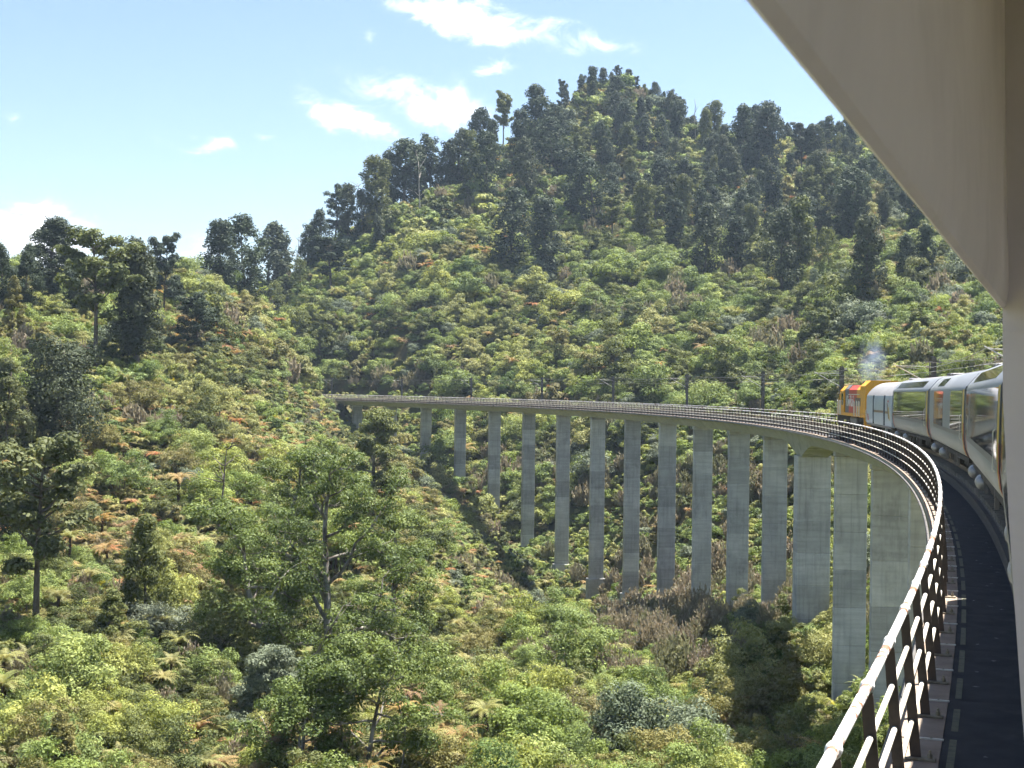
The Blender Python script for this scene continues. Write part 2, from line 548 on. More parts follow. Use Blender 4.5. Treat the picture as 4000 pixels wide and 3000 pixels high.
# foliage
MT['green'] = foliage('broadleaf_green', [(0.126, 0.181, 0.050), (0.200, 0.250, 0.069), (0.158, 0.210, 0.076), (0.231, 0.275, 0.092), (0.105, 0.158, 0.053)], 0.32, 0.6, spec=0.12, tv=0.6)
MT['lime'] = foliage('yellow_green_leaf', [(0.198, 0.232, 0.063), (0.261, 0.289, 0.083), (0.227, 0.243, 0.092), (0.295, 0.295, 0.117)], 0.32, 0.6, spec=0.12, tv=0.55)
MT['greygreen'] = foliage('grey_green_leaf', [(0.106, 0.136, 0.081), (0.152, 0.176, 0.115), (0.125, 0.155, 0.097), (0.171, 0.192, 0.134)], 0.22, 0.65, spec=0.15, tv=0.45)
MT['olive'] = foliage('olive_leaf', [(0.152, 0.149, 0.055), (0.210, 0.197, 0.071), (0.173, 0.160, 0.079)], 0.3, 0.6, spec=0.12)
MT['brown'] = foliage('brown_heath_leaf', [(0.186, 0.170, 0.108), (0.228, 0.202, 0.134), (0.162, 0.170, 0.090), (0.222, 0.190, 0.138)], 0.3, 0.75, tv=0.35, spec=0.08)
MT['podocarp'] = foliage('podocarp_dark_leaf', [(0.041, 0.058, 0.035), (0.054, 0.074, 0.041), (0.048, 0.064, 0.043), (0.070, 0.083, 0.044)], 0.18, 0.65, tv=0.45, spec=0.12)
MT['podolight'] = foliage('podocarp_olive_leaf', [(0.088, 0.109, 0.041), (0.124, 0.143, 0.048), (0.104, 0.119, 0.050)], 0.28, 0.6, tv=0.5, spec=0.12)
MT['bigleaf'] = foliage('spreading_tree_leaf', [(0.094, 0.132, 0.037), (0.132, 0.170, 0.046)], 0.3, 0.55, tv=0.6, spec=0.18)
MT['fern'] = foliage('fern_frond_green', [(0.175, 0.195, 0.065), (0.235, 0.235, 0.08), (0.20, 0.20, 0.085), (0.28, 0.255, 0.10)], 0.35, 0.55, tv=0.35, spec=0.15)
MT['fernbrown'] = foliage('fern_frond_rust', [(0.27, 0.185, 0.075), (0.23, 0.175, 0.08), (0.31, 0.225, 0.085), (0.21, 0.15, 0.085), (0.29, 0.15, 0.065)], 0.32, 0.65, tv=0.4, spec=0.1)
MT['fernyellow'] = foliage('fern_frond_yellow', [(0.300, 0.300, 0.040), (0.360, 0.340, 0.050)], 0.35, 0.5, tv=0.3)
MT['flax'] = foliage('flax_blade', [(0.232, 0.275, 0.116), (0.348, 0.377, 0.174), (0.290, 0.290, 0.174)], 0.25, 0.35, tv=0.5, spec=0.5)

# ------------------------------------------------------------------ terrain
rng = np.random.default_rng(7)


def latD(P):
    P = np.atleast_2d(P)
    q = P - CAM
    return q @ _r, q @ fh


CP = []
for px, py, D in [
        # foreground floor of the valley
        (-300, 1659, 104), (0, 1659, 105), (300, 1659, 106), (600, 1659, 106), (900, 1659, 107), (1200, 1659, 107), (1500, 1659, 107), (1750, 1659, 107), (2000, 1659, 104),
        (0, 1520, 117), (300, 1520, 120), (600, 1500, 126), (900, 1500, 132), (1200, 1500, 133), (1500, 1500, 130), (1750, 1500, 122),
        (0, 1350, 135), (300, 1350, 142), (600, 1380, 148), (850, 1350, 166), (1100, 1380, 172), (1400, 1380, 160),
        # left slope
        (-250, 1200, 150), (0, 1180, 157), (300, 1200, 165), (600, 1200, 182), (850, 1200, 205), (1020, 1250, 216), (-250, 1000, 180), (0, 1000, 190), (300, 1000, 205), (600, 1000, 235),
        (800, 1020, 280), (930, 1080, 282), (500, 900, 245), (680, 915, 310), (300, 870, 232), (0, 850, 220), (-250, 850, 205), (430, 815, 278), (300, 800, 258), (560, 800, 325), (640, 862, 372),
        (0, 730, 245), (-250, 720, 230), (200, 740, 268), (330, 740, 288), (430, 740, 305), (0, 655, 270), (-250, 620, 260), (110, 655, 284), (220, 668, 296), (330, 700, 308), (420, 690, 330),
        # gully and saddle, far slope
        (490, 655, 350), (550, 632, 385), (620, 775, 356), (620, 700, 392), (730, 825, 398), (720, 765, 416), (700, 695, 438), (620, 630, 430), (700, 620, 464), (700, 550, 495), (850, 458, 520), (950, 420, 530), (1060, 372, 545),
        (1150, 300, 560), (1245, 236, 590), (1310, 184, 600), (1385, 205, 600), (1460, 276, 600), (1550, 312, 600), (1700, 318, 590), (1800, 310, 580), (1900, 290, 570), (2100, 280, 555), (2400, 270, 540),
        (900, 830, 392), (900, 700, 412), (900, 560, 455), (760, 620, 458), (1100, 800, 372), (1100, 700, 402), (1100, 560, 452), (1300, 800, 345), (1300, 700, 378), (1300, 600, 420), (1300, 450, 490), (1300, 330, 548),
        (1500, 800, 318), (1500, 700, 355), (1500, 600, 405), (1500, 500, 460), (1500, 390, 530), (1700, 790, 298), (1700, 690, 338), (1700, 600, 380), (1700, 500, 440), (1700, 400, 505),
        (1900, 770, 262), (1900, 680, 312), (1900, 560, 372), (1900, 450, 440), (2100, 740, 232), (2100, 640, 292), (2100, 500, 370), (2100, 400, 440), (2350, 700, 235), (2350, 550, 330),
        # under and behind the deck
        (1250, 960, 318), (1400, 960, 295), (1400, 1090, 272), (1560, 960, 268), (1560, 1090, 240), (1700, 960, 246), (1800, 960, 228), (1300, 1150, 280), (1000, 930, 355)]:
    CP.append(W(px, py, D) - np.array([0, 0, 2.2]))
# pier feet
FEET = {0: 988, 1: 1037, 2: 1102, 3: 1168, 4: 1222, 5: 1278, 6: 1292, 7: 1300, 8: 1300, 9: 1296, 10: 1306, 11: 1312, 12: 1385, 13: 1470}
PL0, SPAN = 364.27, 20.188
for k, py in FEET.items():
    P = T(PL0 - SPAN * k, 0, 0)
    d = (P - CAM) @ fw
    px = proj(P)[0, 0]
    Q = W(px, py, d)
    CP.append(np.array([Q[0], Q[1], Q[2] - 1.5]))
for L, off, z in [(384, 0, -13), (404, 0, -8.5), (416, 0, -4.5), (424, 0, -1.2), (440, 6, -0.9), (440, -6, -.9), (455, 0, -0.9), (480, 0, -.9), (425, 9, -2.5), (425, -9, -1.5), (81, 0, -25), (61, 0, -24), (41, 0, -22.5), (20, 0, -21), (0, 0, -20), (-30, 0, -18),
                  (-60, 0, -16), (60, 25, -25), (30, 30, -24), (0, 40, -22), (20, -40, -17), (60, -40, -15), (100, -40, -12), (-60, 40, -18), (-60, -40, -12), (60, 80, -22), (0, 100, -17), (140, -35, -10), (180, -35, -9)]:
    CP.append(T(L, off, z))
# behind the crests the land falls away
for px, D, z in [(-400, 420, -5), (0, 400, -3), (250, 420, -3), (430, 470, 5), (650, 560, 25), (900, 640, 45), (1200, 740, 75), (1400, 760, 80), (1700, 740, 75), (2100, 720, 75), (2500, 700, 70), (-700, 300, 5), (-700, 180, -5), (3000, 300, 40), (3000, 500, 80)]:
    P = W(px, 830, D)
    CP.append(np.array([P[0], P[1], z]))
CP = np.array(CP)
_l, _d = latD(CP)
_X = np.stack([_l, _d], 1) / 100.0
_n = len(_X)


def _phi(r2):
    return 0.5 * r2 * np.log(r2 + 1e-9)


_K = _phi(((_X[:, None] - _X[None]) ** 2).sum(-1)) + np.eye(_n) * 0.006
_A = np.block([[_K, np.c_[np.ones(_n), _X]], [np.c_[np.ones(_n), _X].T, np.zeros((3, 3))]])
_c = np.linalg.solve(_A, np.r_[CP[:, 2], 0, 0, 0])


def vnoise(x, y, sc, seed):
    x = x / sc + seed * 17.31
    y = y / sc - seed * 9.77
    xi, yi = np.floor(x).astype(np.int64), np.floor(y).astype(np.int64)
    fx, fy = x - xi, y - yi
    fx, fy = fx * fx * (3 - 2 * fx), fy * fy * (3 - 2 * fy)

    def h(a, b):
        n_ = (a * 374761393 + b * 668265263 + seed * 1442695) & 0x7fffffff
        n_ = ((n_ ^ (n_ >> 13)) * 1274126177) & 0x7fffffff
        return (n_ & 0xffff) / 65535.0
    return (h(xi, yi) * (1 - fx) + h(xi + 1, yi) * fx) * (1 - fy) + (h(xi, yi + 1) * (1 - fx) + h(xi + 1, yi + 1) * fx) * fy


def smst(x, a, b):
    t = np.clip((x - a) / (b - a), 0, 1)
    return t * t * (3 - 2 * t)


def ground_ld(l, d):
    l, d = np.asarray(l, float).ravel(), np.asarray(d, float).ravel()
    X = np.stack([l, d], 1) / 100.0
    z = np.empty(len(X))
    for i in range(0, len(X), 8000):
        q = X[i:i + 8000]
        z[i:i + 8000] = _phi(((q[:, None] - _X[None]) ** 2).sum(-1)) @ _c[:_n] + _c[_n] + q @ _c[_n + 1:]
    z = np.clip(z, -42, 150)
    rr = np.hypot(l - 20, d - 330)
    w = smst(rr, 480, 1000)
    z = z * (1 - w) + w * (-25 + 30 * vnoise(l, d, 400, 5))
    bump = (vnoise(l, d, 17, 1) - .5) * 3.2 + (vnoise(l, d, 7, 2) - .5) * 1.3
    near = np.clip(np.abs(np.hypot(l * _r[0] + d * fh[0] + CAM[0] + R, l * _r[1] + d * fh[1] + CAM[1]) - R) / 9.0, 0.15, 1)
    return z + bump * near


def ground_xy(x, y):
    q = np.stack([np.asarray(x, float).ravel() - CAM[0], np.asarray(y, float).ravel() - CAM[1], 0 * np.asarray(x, float).ravel()], 1)
    return ground_ld(q @ _r, q @ fh)


def ld2w(l, d, z):
    l, d = np.asarray(l), np.asarray(d)
    P = CAM[None] + l[:, None] * _r[None] + d[:, None] * fh[None]
    P[:, 2] = z
    return P


def axis(lo, hi, step, far):
    mid = list(np.arange(lo, hi + .1, step))
    out, s, x = [], step, hi
    while x < far:
        s *= 1.35
        x += s
        out.append(x)
    neg, s, x = [], step, lo
    while x > -far:
        s *= 1.35
        x -= s
        neg.append(x)
    return np.array(neg[::-1] + mid + out)


gl, gd = axis(-330, 380, 5.0, 6000), axis(-90, 700, 5.0, 6000)
GL, GD = np.meshgrid(gl, gd)
GZ = ground_ld(GL, GD)
GP = ld2w(GL.ravel(), GD.ravel(), GZ)
nx, ny = len(gl), len(gd)
gme = bpy.data.meshes.new('terrain')
idx = np.arange(nx * ny).reshape(ny, nx)
quads = np.stack([idx[:-1, :-1], idx[:-1, 1:], idx[1:, 1:], idx[1:, :-1]], -1).reshape(-1, 4)
gme.from_pydata(GP.tolist(), [], quads.tolist())
gme.polygons.foreach_set('use_smooth', [True] * len(gme.polygons))
tag(link('terrain', gme, MT['soil']), kind='structure')


def ground_hit(px, py, d0=70, d1=720):
    ds = np.arange(d0, d1, 1.5)
    P = CAM[None] + ds[:, None] * (fw + rt * ((px * S - 2000) / F) + up * ((1500 - py * S) / F))[None]
    z = ground_xy(P[:, 0], P[:, 1])
    gap = P[:, 2] - z
    hit = np.where(gap < 0)[0]
    k = hit[0] if len(hit) else int(np.argmin(gap[40:])) + 40
    Q = P[k].copy()
    Q[2] = z[k]
    return Q, ds[k], len(hit) > 0


ORD = ['first', 'second', 'third', 'fourth', 'fifth', 'sixth', 'seventh', 'eighth', 'ninth', 'tenth', 'eleventh', 'twelfth', 'thirteenth', 'fourteenth', 'fifteenth', 'sixteenth', 'seventeenth', 'eighteenth', 'nineteenth', 'twentieth']
ORD += ['twenty-' + q for q in ORD[:9]] + ['thirtieth'] + ['thirty-' + q for q in ORD[:9]] + ['fortieth'] + ['forty-' + q for q in ORD[:9]]
#PART2

# ------------------------------------------------------------------ viaduct
def place(o, L, z=0.0, off=0.0):
    p = T(L, off, z)
    o.location = p.tolist()
    o.rotation_euler = (0, 0, L / R)
    return o


L_END, L_START = 424.0, -44.0
via = empty('viaduct')
tag(via, 'long curved grey concrete railway viaduct on a row of tall slender piers', 'viaduct')
SEG = SPAN / 6
hs_ = SEG / 2 - 0.010


def girder_ring(y, depth):
    wb = 1.42 + (1.35 - depth) * 0.10
    return [(-2.95, y, -0.03), (-2.95, y, -0.27), (-2.05, y, -0.42), (-max(1.15, wb), y, -depth), (max(1.15, wb), y, -depth), (2.05, y, -0.42), (2.95, y, -0.27), (2.95, y, -0.03)]


gm = MB().loft([girder_ring(-hs_, 1.35)[::-1], girder_ring(hs_, 1.35)[::-1]]).mesh('girder_segment')
slab = MB().box((-2.472, -SEG / 2 - .002, -0.03), (2.95, SEG / 2 + .002, 0.0)).mesh('walkway_slab')
kerbm = MB().box((-2.95, -SEG / 2 + .006, -0.03), (-2.475, SEG / 2 - .006, 0.006)).mesh('kerb_strip')
ballm = MB().loft([[(-1.55, y, .002), (-1.55, y, .30), (-1.42, y, .30), (-1.35, y, .42), (1.45, y, .42), (1.75, y, .30), (1.9, y, .30), (1.9, y, .002)][::-1] for y in (-SEG / 2, SEG / 2)]).mesh('ballast_bed')
P11 = PL0 - SPAN * 11
L = L_END - SEG / 2
while L > L_START:
    dd = abs(L - P11)
    if dd < 10.5:
        def dep(y):
            t = max(0.0, 1 - abs(L + y - P11) / 9.0)
            return 1.35 + 1.75 * t ** 1.8
        ys = np.linspace(-hs_, hs_, 5)
        me = MB().loft([girder_ring(y, dep(y))[::-1] for y in ys]).mesh('girder_segment')
    else:
        me = gm
    place(link('girder_segment', me, MT['girder'], via), L)
    place(link('walkway_slab', slab, MT['asphalt'], via), L)
    place(link('kerb_strip', kerbm, MT['kerb'], via), L)
    place(link('ballast_bed', ballm, MT['ballast'], via), L)
    L -= SEG
# far abutment
ab = MB()
ab.box((-3.1, -2.0, -6.0), (3.1, 4.0, -1.36))
place(ab.build('abutment', MT['concrete'], via), L_END - 1.0)
# rails, sleepers
TO = 0.38                                                     # track centre, left of the deck centre
Ls = np.arange(L_START, 470, 3.0)
for g in (-0.56, 0.56):
    mb = MB()
    mb.loft([np.array([T(l, TO + g + dx, z) for dx, z in ((-.035, .54), (-.035, .70), (.035, .70), (.035, .54))]) for l in Ls])
    mb.build('rail', MT['rail'], via)
sl = MB()
for l in np.arange(0, 466, 0.75):
    c, s_ = math.cos(l / R), math.sin(l / R)
    M = np.eye(4)
    M[:2, :2] = [[c, -s_], [s_, c]]
    M[:3, 3] = T(l, TO, 0)
    sl.box((-1.05, -.11, .38), (1.05, .11, .535), M)
tag(sl.build('sleeper', MT['sleeper'], via), kind='stuff')
# trackbed beyond the viaduct
tb = MB()
tb.loft([np.array([T(l, o, z) for o, z in ((3.4, -.9), (2.6, .05), (-2.2, .05), (-3.2, -.9))])[::-1] for l in np.arange(L_END + .01, 490, 4.0)])
tag(tb.build('trackbed', MT['ballast']), kind='structure')

# piers, cast in lifts
GAPJ = 0.03


def lift_mesh(w, d, h):
    return MB().box((-w, -d, GAPJ / 2), (w, d, h - GAPJ / 2), bev=0.035).mesh('concrete_lift')


LH = 3.15
lift_a, lift_b = lift_mesh(1.30, 0.52, LH), lift_mesh(1.60, 1.20, LH)
for k in range(-2, 20):
    Lp = PL0 - SPAN * k
    if Lp < L_START:
        break
    P = T(Lp, 0, 0)
    gz = float(ground_xy([P[0]], [P[1]])[0])
    w, d = (1.60, 1.20) if k == 11 else (1.30, 0.52)
    top = -1.352 if k != 11 else -2.6
    core = MB().box((-w + .03, -d + .03, gz - 1.2), (w - .03, d - .03, top))
    if k != 11:
        core.box((-w - .10, -d - .10, top - .40), (w + .10, d + .10, top - .002), bev=.04)
    po = place(core.build('pier', MT['concrete'], via), Lp)
    z = top - (0.41 if k != 11 else 0.02)
    n = 0
    while z > gz - .5 and n < 20:
        o = link('concrete_lift', lift_b if k == 11 else lift_a, MT['concrete'], po)
        o.location = (0, 0, z - LH)
        z -= LH
        n += 1
    if k in (4, 5, 6):
        hgt = {4: 1.6, 5: 3.6, 6: 2.2}[k]
        pl = MB().box((-w - .35, -d - .35, gz - 1.0), (w + .35, d + .35, gz + hgt), bev=.06)
        link('plinth', pl.mesh('plinth'), MT['concrete'], po)

# ------------------------------------------------------------------ railings
PS, P0 = 1.90, 13.95


def post_mesh(s, feet):
    """s=-1 left railing"""
    mb = MB()
    y = 0.009
    pr = [(2.632, .012), (2.732, .012), (2.842, 1.36), (2.825, 1.40), (2.775, 1.40), (2.758, 1.36)]
    f = [[(s * x, -y, z) for x, z in pr], [(s * x, y, z) for x, z in pr]]
    mb.loft(f if s < 0 else [f[1], f[0]])
    if feet:
        mb.box((min(s * 2.83, s * 2.50), -.055, .007), (max(s * 2.83, s * 2.50), .055, .030))
    return mb.mesh('post')


def railing(side, l0, label):
    s = -1 if side > 0 else 1
    root = empty('railing', T(l0, 2.8 * side, 0).tolist())
    tag(root, label, 'railing')
    near_m, far_m = post_mesh(s, False), post_mesh(s, True)
    plate = MB().box((min(s * 2.84, s * 2.50), -.06, .007), (max(s * 2.84, s * 2.50), .06, .032), bev=.006).mesh('base_plate')
    bolt = MB().tube([(s * 2.555, 0, .03), (s * 2.555, 0, .075)], .028, 6).tube([(s * 2.555, 0, .075), (s * 2.555, 0, .105)], .014, 6).mesh('bolt')
    collar = MB().tube([(s * 2.80, -.038, 1.42), (s * 2.80, .038, 1.42)], .050, 12).mesh('collar', True)
    offset = Vector(root.location)

    def put(o, l):
        place(o, l)
        o.location = Vector(o.location) - offset
        return o
    k0 = math.ceil((l0 - P0) / PS)
    k = k0
    while P0 + k * PS < L_END + 20:
        l = P0 + k * PS
        near = side > 0 and l < 62
        po = put(link('post', near_m if near else far_m, MT['postplate'], root), l)
        if near:
            link('base_plate', plate, MT['plate'], po)
            link('bolt', bolt, MT['plate'], po)
        if side > 0 and l < 130:
            link('collar', collar, MT['collar'], po)
        k += 1
    lv = np.arange(P0 + (k0 - 1) * PS, L_END + 20, PS / 2)
    hts = ((1.42, 2.80, .037, 'top_rail', 'toprail'), (1.06, 2.775, .0245, 'lower_rail', 'pipe'), (0.71, 2.75, .0245, 'lower_rail', 'pipe'), (0.36, 2.725, .0245, 'lower_rail', 'pipe'))
    for z, o_, r_, nm, mt in hts:
        pts = Tn(lv, side * o_, z)
        ob = MB().tube(pts - np.array(offset), r_, 10 if r_ > .03 else 8).build(nm, MT[mt], root, True)
    if side > 0:
        # sleeve rings where the lower rails pass the near posts
        ring = MB()
        for z, o_, r_, nm, mt in hts[1:]:
            ring.tube([(s * o_, .012, z), (s * o_, .055, z)], .031, 8)
        rm = ring.mesh('rail_sleeve', True)
        for k in range(k0, k0 + 26):
            put(link('rail_sleeve', rm, MT['black'], root), P0 + k * PS)
    return root


railing(1, 4.0, 'white topped pipe railing with dark leaning posts, on the near left deck edge')
railing(-1, 60.0, 'thin dark railing on the far outer deck edge beyond the track')

# walkway details
strap = MB().box((-2.86, -.018, .007), (-2.46, .018, .022)).mesh('joint_strap')
stud = MB().tube([(-2.58, 0, .02), (-2.58, 0, .032)], .012, 6).tube([(-2.72, 0, .02), (-2.72, 0, .032)], .012, 6).mesh('strap_stud')
k = -3
while P0 + (k + .5) * PS < 60:
    o = place(link('joint_strap', strap, MT['pipe'], via), P0 + (k + .45) * PS)
    link('strap_stud', stud, MT['plate'], o)
    k += 1
rr = random.Random(3)
l = 10.0
while l < 75:
    n = rr.uniform(1.1, 1.6)
    m = MB().loft([np.array([T(l + n * t, 2.405, z), T(l + n * t, 2.335, z)]) - T(l, 2.4, 0) for t, z in ((0, .004), (.33, .004), (.66, .004), (1, .004))], closed=False, cap=False)
    o = m.build('painted_dash', MT['line'], via)
    o.location = T(l, 2.4, 0).tolist()
    l += n + rr.uniform(.35, .6)
m = MB()
for i in range(26):
    l, o_ = rr.uniform(12, 42), rr.uniform(1.7, 2.3)
    a, b = rr.uniform(.02, .05), rr.uniform(.008, .02)
    p = T(l, o_, .0045)
    th = rr.uniform(-.25, .25)
    c, s_ = math.cos(th), math.sin(th)
    m.add([p + np.array([c * x - s_ * y, s_ * x + c * y, 0]) for x, y in ((-a, -b), (a * .6, -b * .6), (a, b * .5), (-a * .4, b))], [(0, 1, 2, 3)])
tag(m.build('scuff_mark', plain('scuff_grey', (.4, .4, .4), .9), via), kind='stuff')
cond = MB().tube(Tn(np.arange(6, L_END, 3.0), 3.02, -.16), .045, 6)
cond.build('conduit', MT['mast'], via, True)

# ------------------------------------------------------------------ overhead line
mastL = []
for i, px in enumerate([717, 868, 1018, 1171, 1325, 1484, 1648, 1818, 2015]):
    ls = np.linspace(50, 445, 4000)
    xs = proj(Tn(ls, -3.25, 5.0))[:, 0]
    mastL.append(float(ls[np.argmin(abs(xs - px))]))
mastL = sorted(mastL)
mastL.insert(0, mastL[0] - 39)
MH = 6.25
mastm = MB()
mastm.box((-.15, -.12, -.5), (.15, -.10, MH)).box((-.15, .10, -.5), (.15, .12, MH)).box((-.015, -.10, -.5), (.015, .10, MH))
mastm = mastm.mesh('pole')
padm = MB().box((-.42, -.30, -.27), (.30, .30, -.02), bev=.02).mesh('bracket_base')
archm = MB().box((-.55, -.05, MH - .45), (.60, .05, MH - .36)).box((-.5, -.04, MH - 1.5), (.4, .04, MH - 1.43)).mesh('crossarm')


def insul(p, q, n=5):
    mb = MB()
    p, q = np.array(p, float), np.array(q, float)
    pts, rad = [], []
    for i in range(n * 4 + 1):
        pts.append(p + (q - p) * i / (n * 4))
        rad.append(.07 if i % 4 in (1, 2) else .035)
    return mb.tube(pts, rad, 8)


ins1 = insul((-.10, 0, MH - 2.05), (-.50, 0, MH - 1.82)).mesh('insulator')
ins2 = insul((-.10, 0, MH - .75), (-.52, 0, MH - .73)).mesh('insulator')
ins3 = MB().tube([(.45, 0, MH - .36), (.45, 0, MH - .2)], .05, 8).mesh('insulator')
cant = MB().tube([(-.50, 0, MH - 1.82), (-2.75, 0, MH - .58)], .032, 6).tube([(-.52, 0, MH - .73), (-2.5, 0, MH - .70)], .022, 6).tube([(-1.5, 0, MH - 1.27), (-2.95, 0, MH - 1.42)], .018, 6).mesh('cantilever_arm')
stay = MB().box((.17, -.03, .2), (.24, .03, MH - .1)).box((-.27, -.03, MH - 3.0), (-.20, .03, MH - .15)).mesh('cable_riser')
for i, l in enumerate(mastL):
    t = place(empty('overhead_line_mast'), l, 0, -3.25)
    j = len(mastL) - i
    if i == 0:
        lab = 'overhead line mast beside the nearest carriage, hidden behind the cream window frame'
    elif i == 1:
        lab = 'tall grey overhead line mast standing behind the silver carriages, rightmost in view'
    elif i == 2:
        lab = 'grey overhead line mast standing directly behind the yellow locomotive cab'
    else:
        lab = 'slim grey overhead line mast on the viaduct, %s from the left end' % ORD[j - 1]
    tag(t, lab, 'mast', 'overhead line masts along the viaduct')
    link('pole', mastm, MT['mast'], t)
    link('bracket_base', padm, MT['concrete'], t)
    link('crossarm', archm, MT['mast'], t)
    link('cantilever_arm', cant, MT['galv'], t)
    for im in (ins1, ins2, ins3):
        link('insulator', im, MT['insulator'], t)
    link('cable_riser', stay, MT['mast'], t)


def wire(name, off, z, sag, rad, label):
    mb = MB()
    pts = []
    ms = [mastL[0] - 40] + mastL + [mastL[-1] + 40]
    for a, b in zip(ms[:-1], ms[1:]):
        A, B = T(a, off, z), T(b, off, z)
        for t in np.linspace(0, 1, 9)[:-1]:
            P = A + (B - A) * t
            P[2] -= 4 * sag * t * (1 - t)
            pts.append(P)
    mb.tube(pts, rad, 5)
    tag(mb.build(name, MT['wire'], None, True), label, 'wire')


wire('contact_wire', -.35, 4.83, .05, .012, 'thin contact wire running over the track, lowest of the overhead wires')
wire('catenary_wire', -.65, 5.62, .55, .012, 'sagging catenary wire above the contact wire over the track')
wire('feeder_wire', -3.70, 6.05, .45, .013, 'feeder wire strung along the mast tops on the outer side')
wire('earth_wire', -2.72, 5.86, .35, .010, 'earth wire strung along the inner ends of the mast crossarms')

# ------------------------------------------------------------------ train
RZ = 0.70                                                     # rail level above the walkway
PROF = [(1.08, .72), (1.27, .86), (1.36, 1.08), (1.40, 1.40), (1.405, 1.75), (1.40, 2.40), (1.38, 2.95), (1.33, 3.09), (1.0, 3.47), (.80, 3.57), (.42, 3.65), (0, 3.68)]
VPROF = [(1.22, .78), (1.36, .84), (1.37, 1.5), (1.37, 2.4), (1.34, 2.68), (1.26, 2.82), (1.02, 3.12), (.72, 3.36), (.38, 3.52), (0, 3.58)]


def full_ring(prof, y, sc=1.0):
    return [(x, y, z) for x, z in prof] + [(-x, y, z) for x, z in prof[::-1][1:]]


def prof_pt(prof, z):
    for (x0, z0), (x1, z1) in zip(prof[:-1], prof[1:]):
        if z0 <= z <= z1:
            t = (z - z0) / (z1 - z0 + 1e-9)
            return x0 + (x1 - x0) * t
    return prof[-1][0]


def skin(prof, z0, z1, y0, y1, eps, side=-1, n=5, th=.03, slant=0.0):
    """curved panel following the body side, eps proud of it; slant leans its ends along the car"""
    zs = sorted(set([z0, z1] + [z for _, z in prof if z0 < z < z1] + list(np.linspace(z0, z1, n))))
    pts = np.array([(prof_pt(prof, z), z) for z in zs])
    tg = np.gradient(pts, axis=0)
    nr = np.stack([tg[:, 1], -tg[:, 0]], 1)
    nr /= np.linalg.norm(nr, axis=1)[:, None]
    outp, inp = pts + nr * eps, pts - nr * th
    ring = list(outp) + list(inp[::-1])
    zz = [z for _, z in ring]
    a = [(side * x, y0 + slant * (z - z0), z) for x, z in ring]
    b = [(side * x, y1 + slant * (z - z0), z) for x, z in ring]
    return MB().loft([a, b] if side > 0 else [b, a])


def pj(root, mb, name, mat, parent=None, smooth=False):
    me = mb.mesh(name)
    if smooth:
        smooth_by_angle(me, 30)
    return link(name, me, MT[mat], parent or root)


def car_frame(name, L0, L1, off=TO):
    A, B = T(L0, off, RZ), T(L1, off, RZ)
    d = B - A
    rz = math.atan2(-d[0], d[1])
    return empty(name, ((A + B) / 2).tolist(), rz), np.linalg.norm(d)


def bogie(root, y, wheel_r=.41, wb=2.1):
    b = MB()
    for s in (-1, 1):
        b.box((s * .95 - .07, y - wb / 2 - .45, .38), (s * .95 + .07, y + wb / 2 + .45, .58), bev=.02)
        for q in (-.35, .35):
            b.tube([(s * .95, y + q, .30), (s * .95, y + q, .62)], .09, 8)
    b.box((-.95, y - .25, .40), (.95, y + .25, .66))
    bo = pj(root, b, 'bogie', 'under')
    for q in (-wb / 2, wb / 2):
        for s in (-1, 1):
            w = MB().tube([(s * .50, y + q, wheel_r), (s * .62, y + q, wheel_r)], wheel_r, 20).tube([(s * .62, y + q, wheel_r), (s * .70, y + q, wheel_r)], .12, 10)
            pj(root, w, 'wheel', 'rail', bo)


def tank(root, x, y, z, r=.21, ln=.5):
    pts = [(x, y - ln / 2 - r * .8, z), (x, y - ln / 2 - r * .6, z), (x, y - ln / 2 - r * .25, z), (x, y - ln / 2, z), (x, y + ln / 2, z), (x, y + ln / 2 + r * .25, z), (x, y + ln / 2 + r * .6, z), (x, y + ln / 2 + r * .8, z)]
    pj(root, MB().tube(pts, [r * .05, r * .6, r * .93, r, r, r * .93, r * .6, r * .05], 14), 'air_tank', 'tank', None, True)


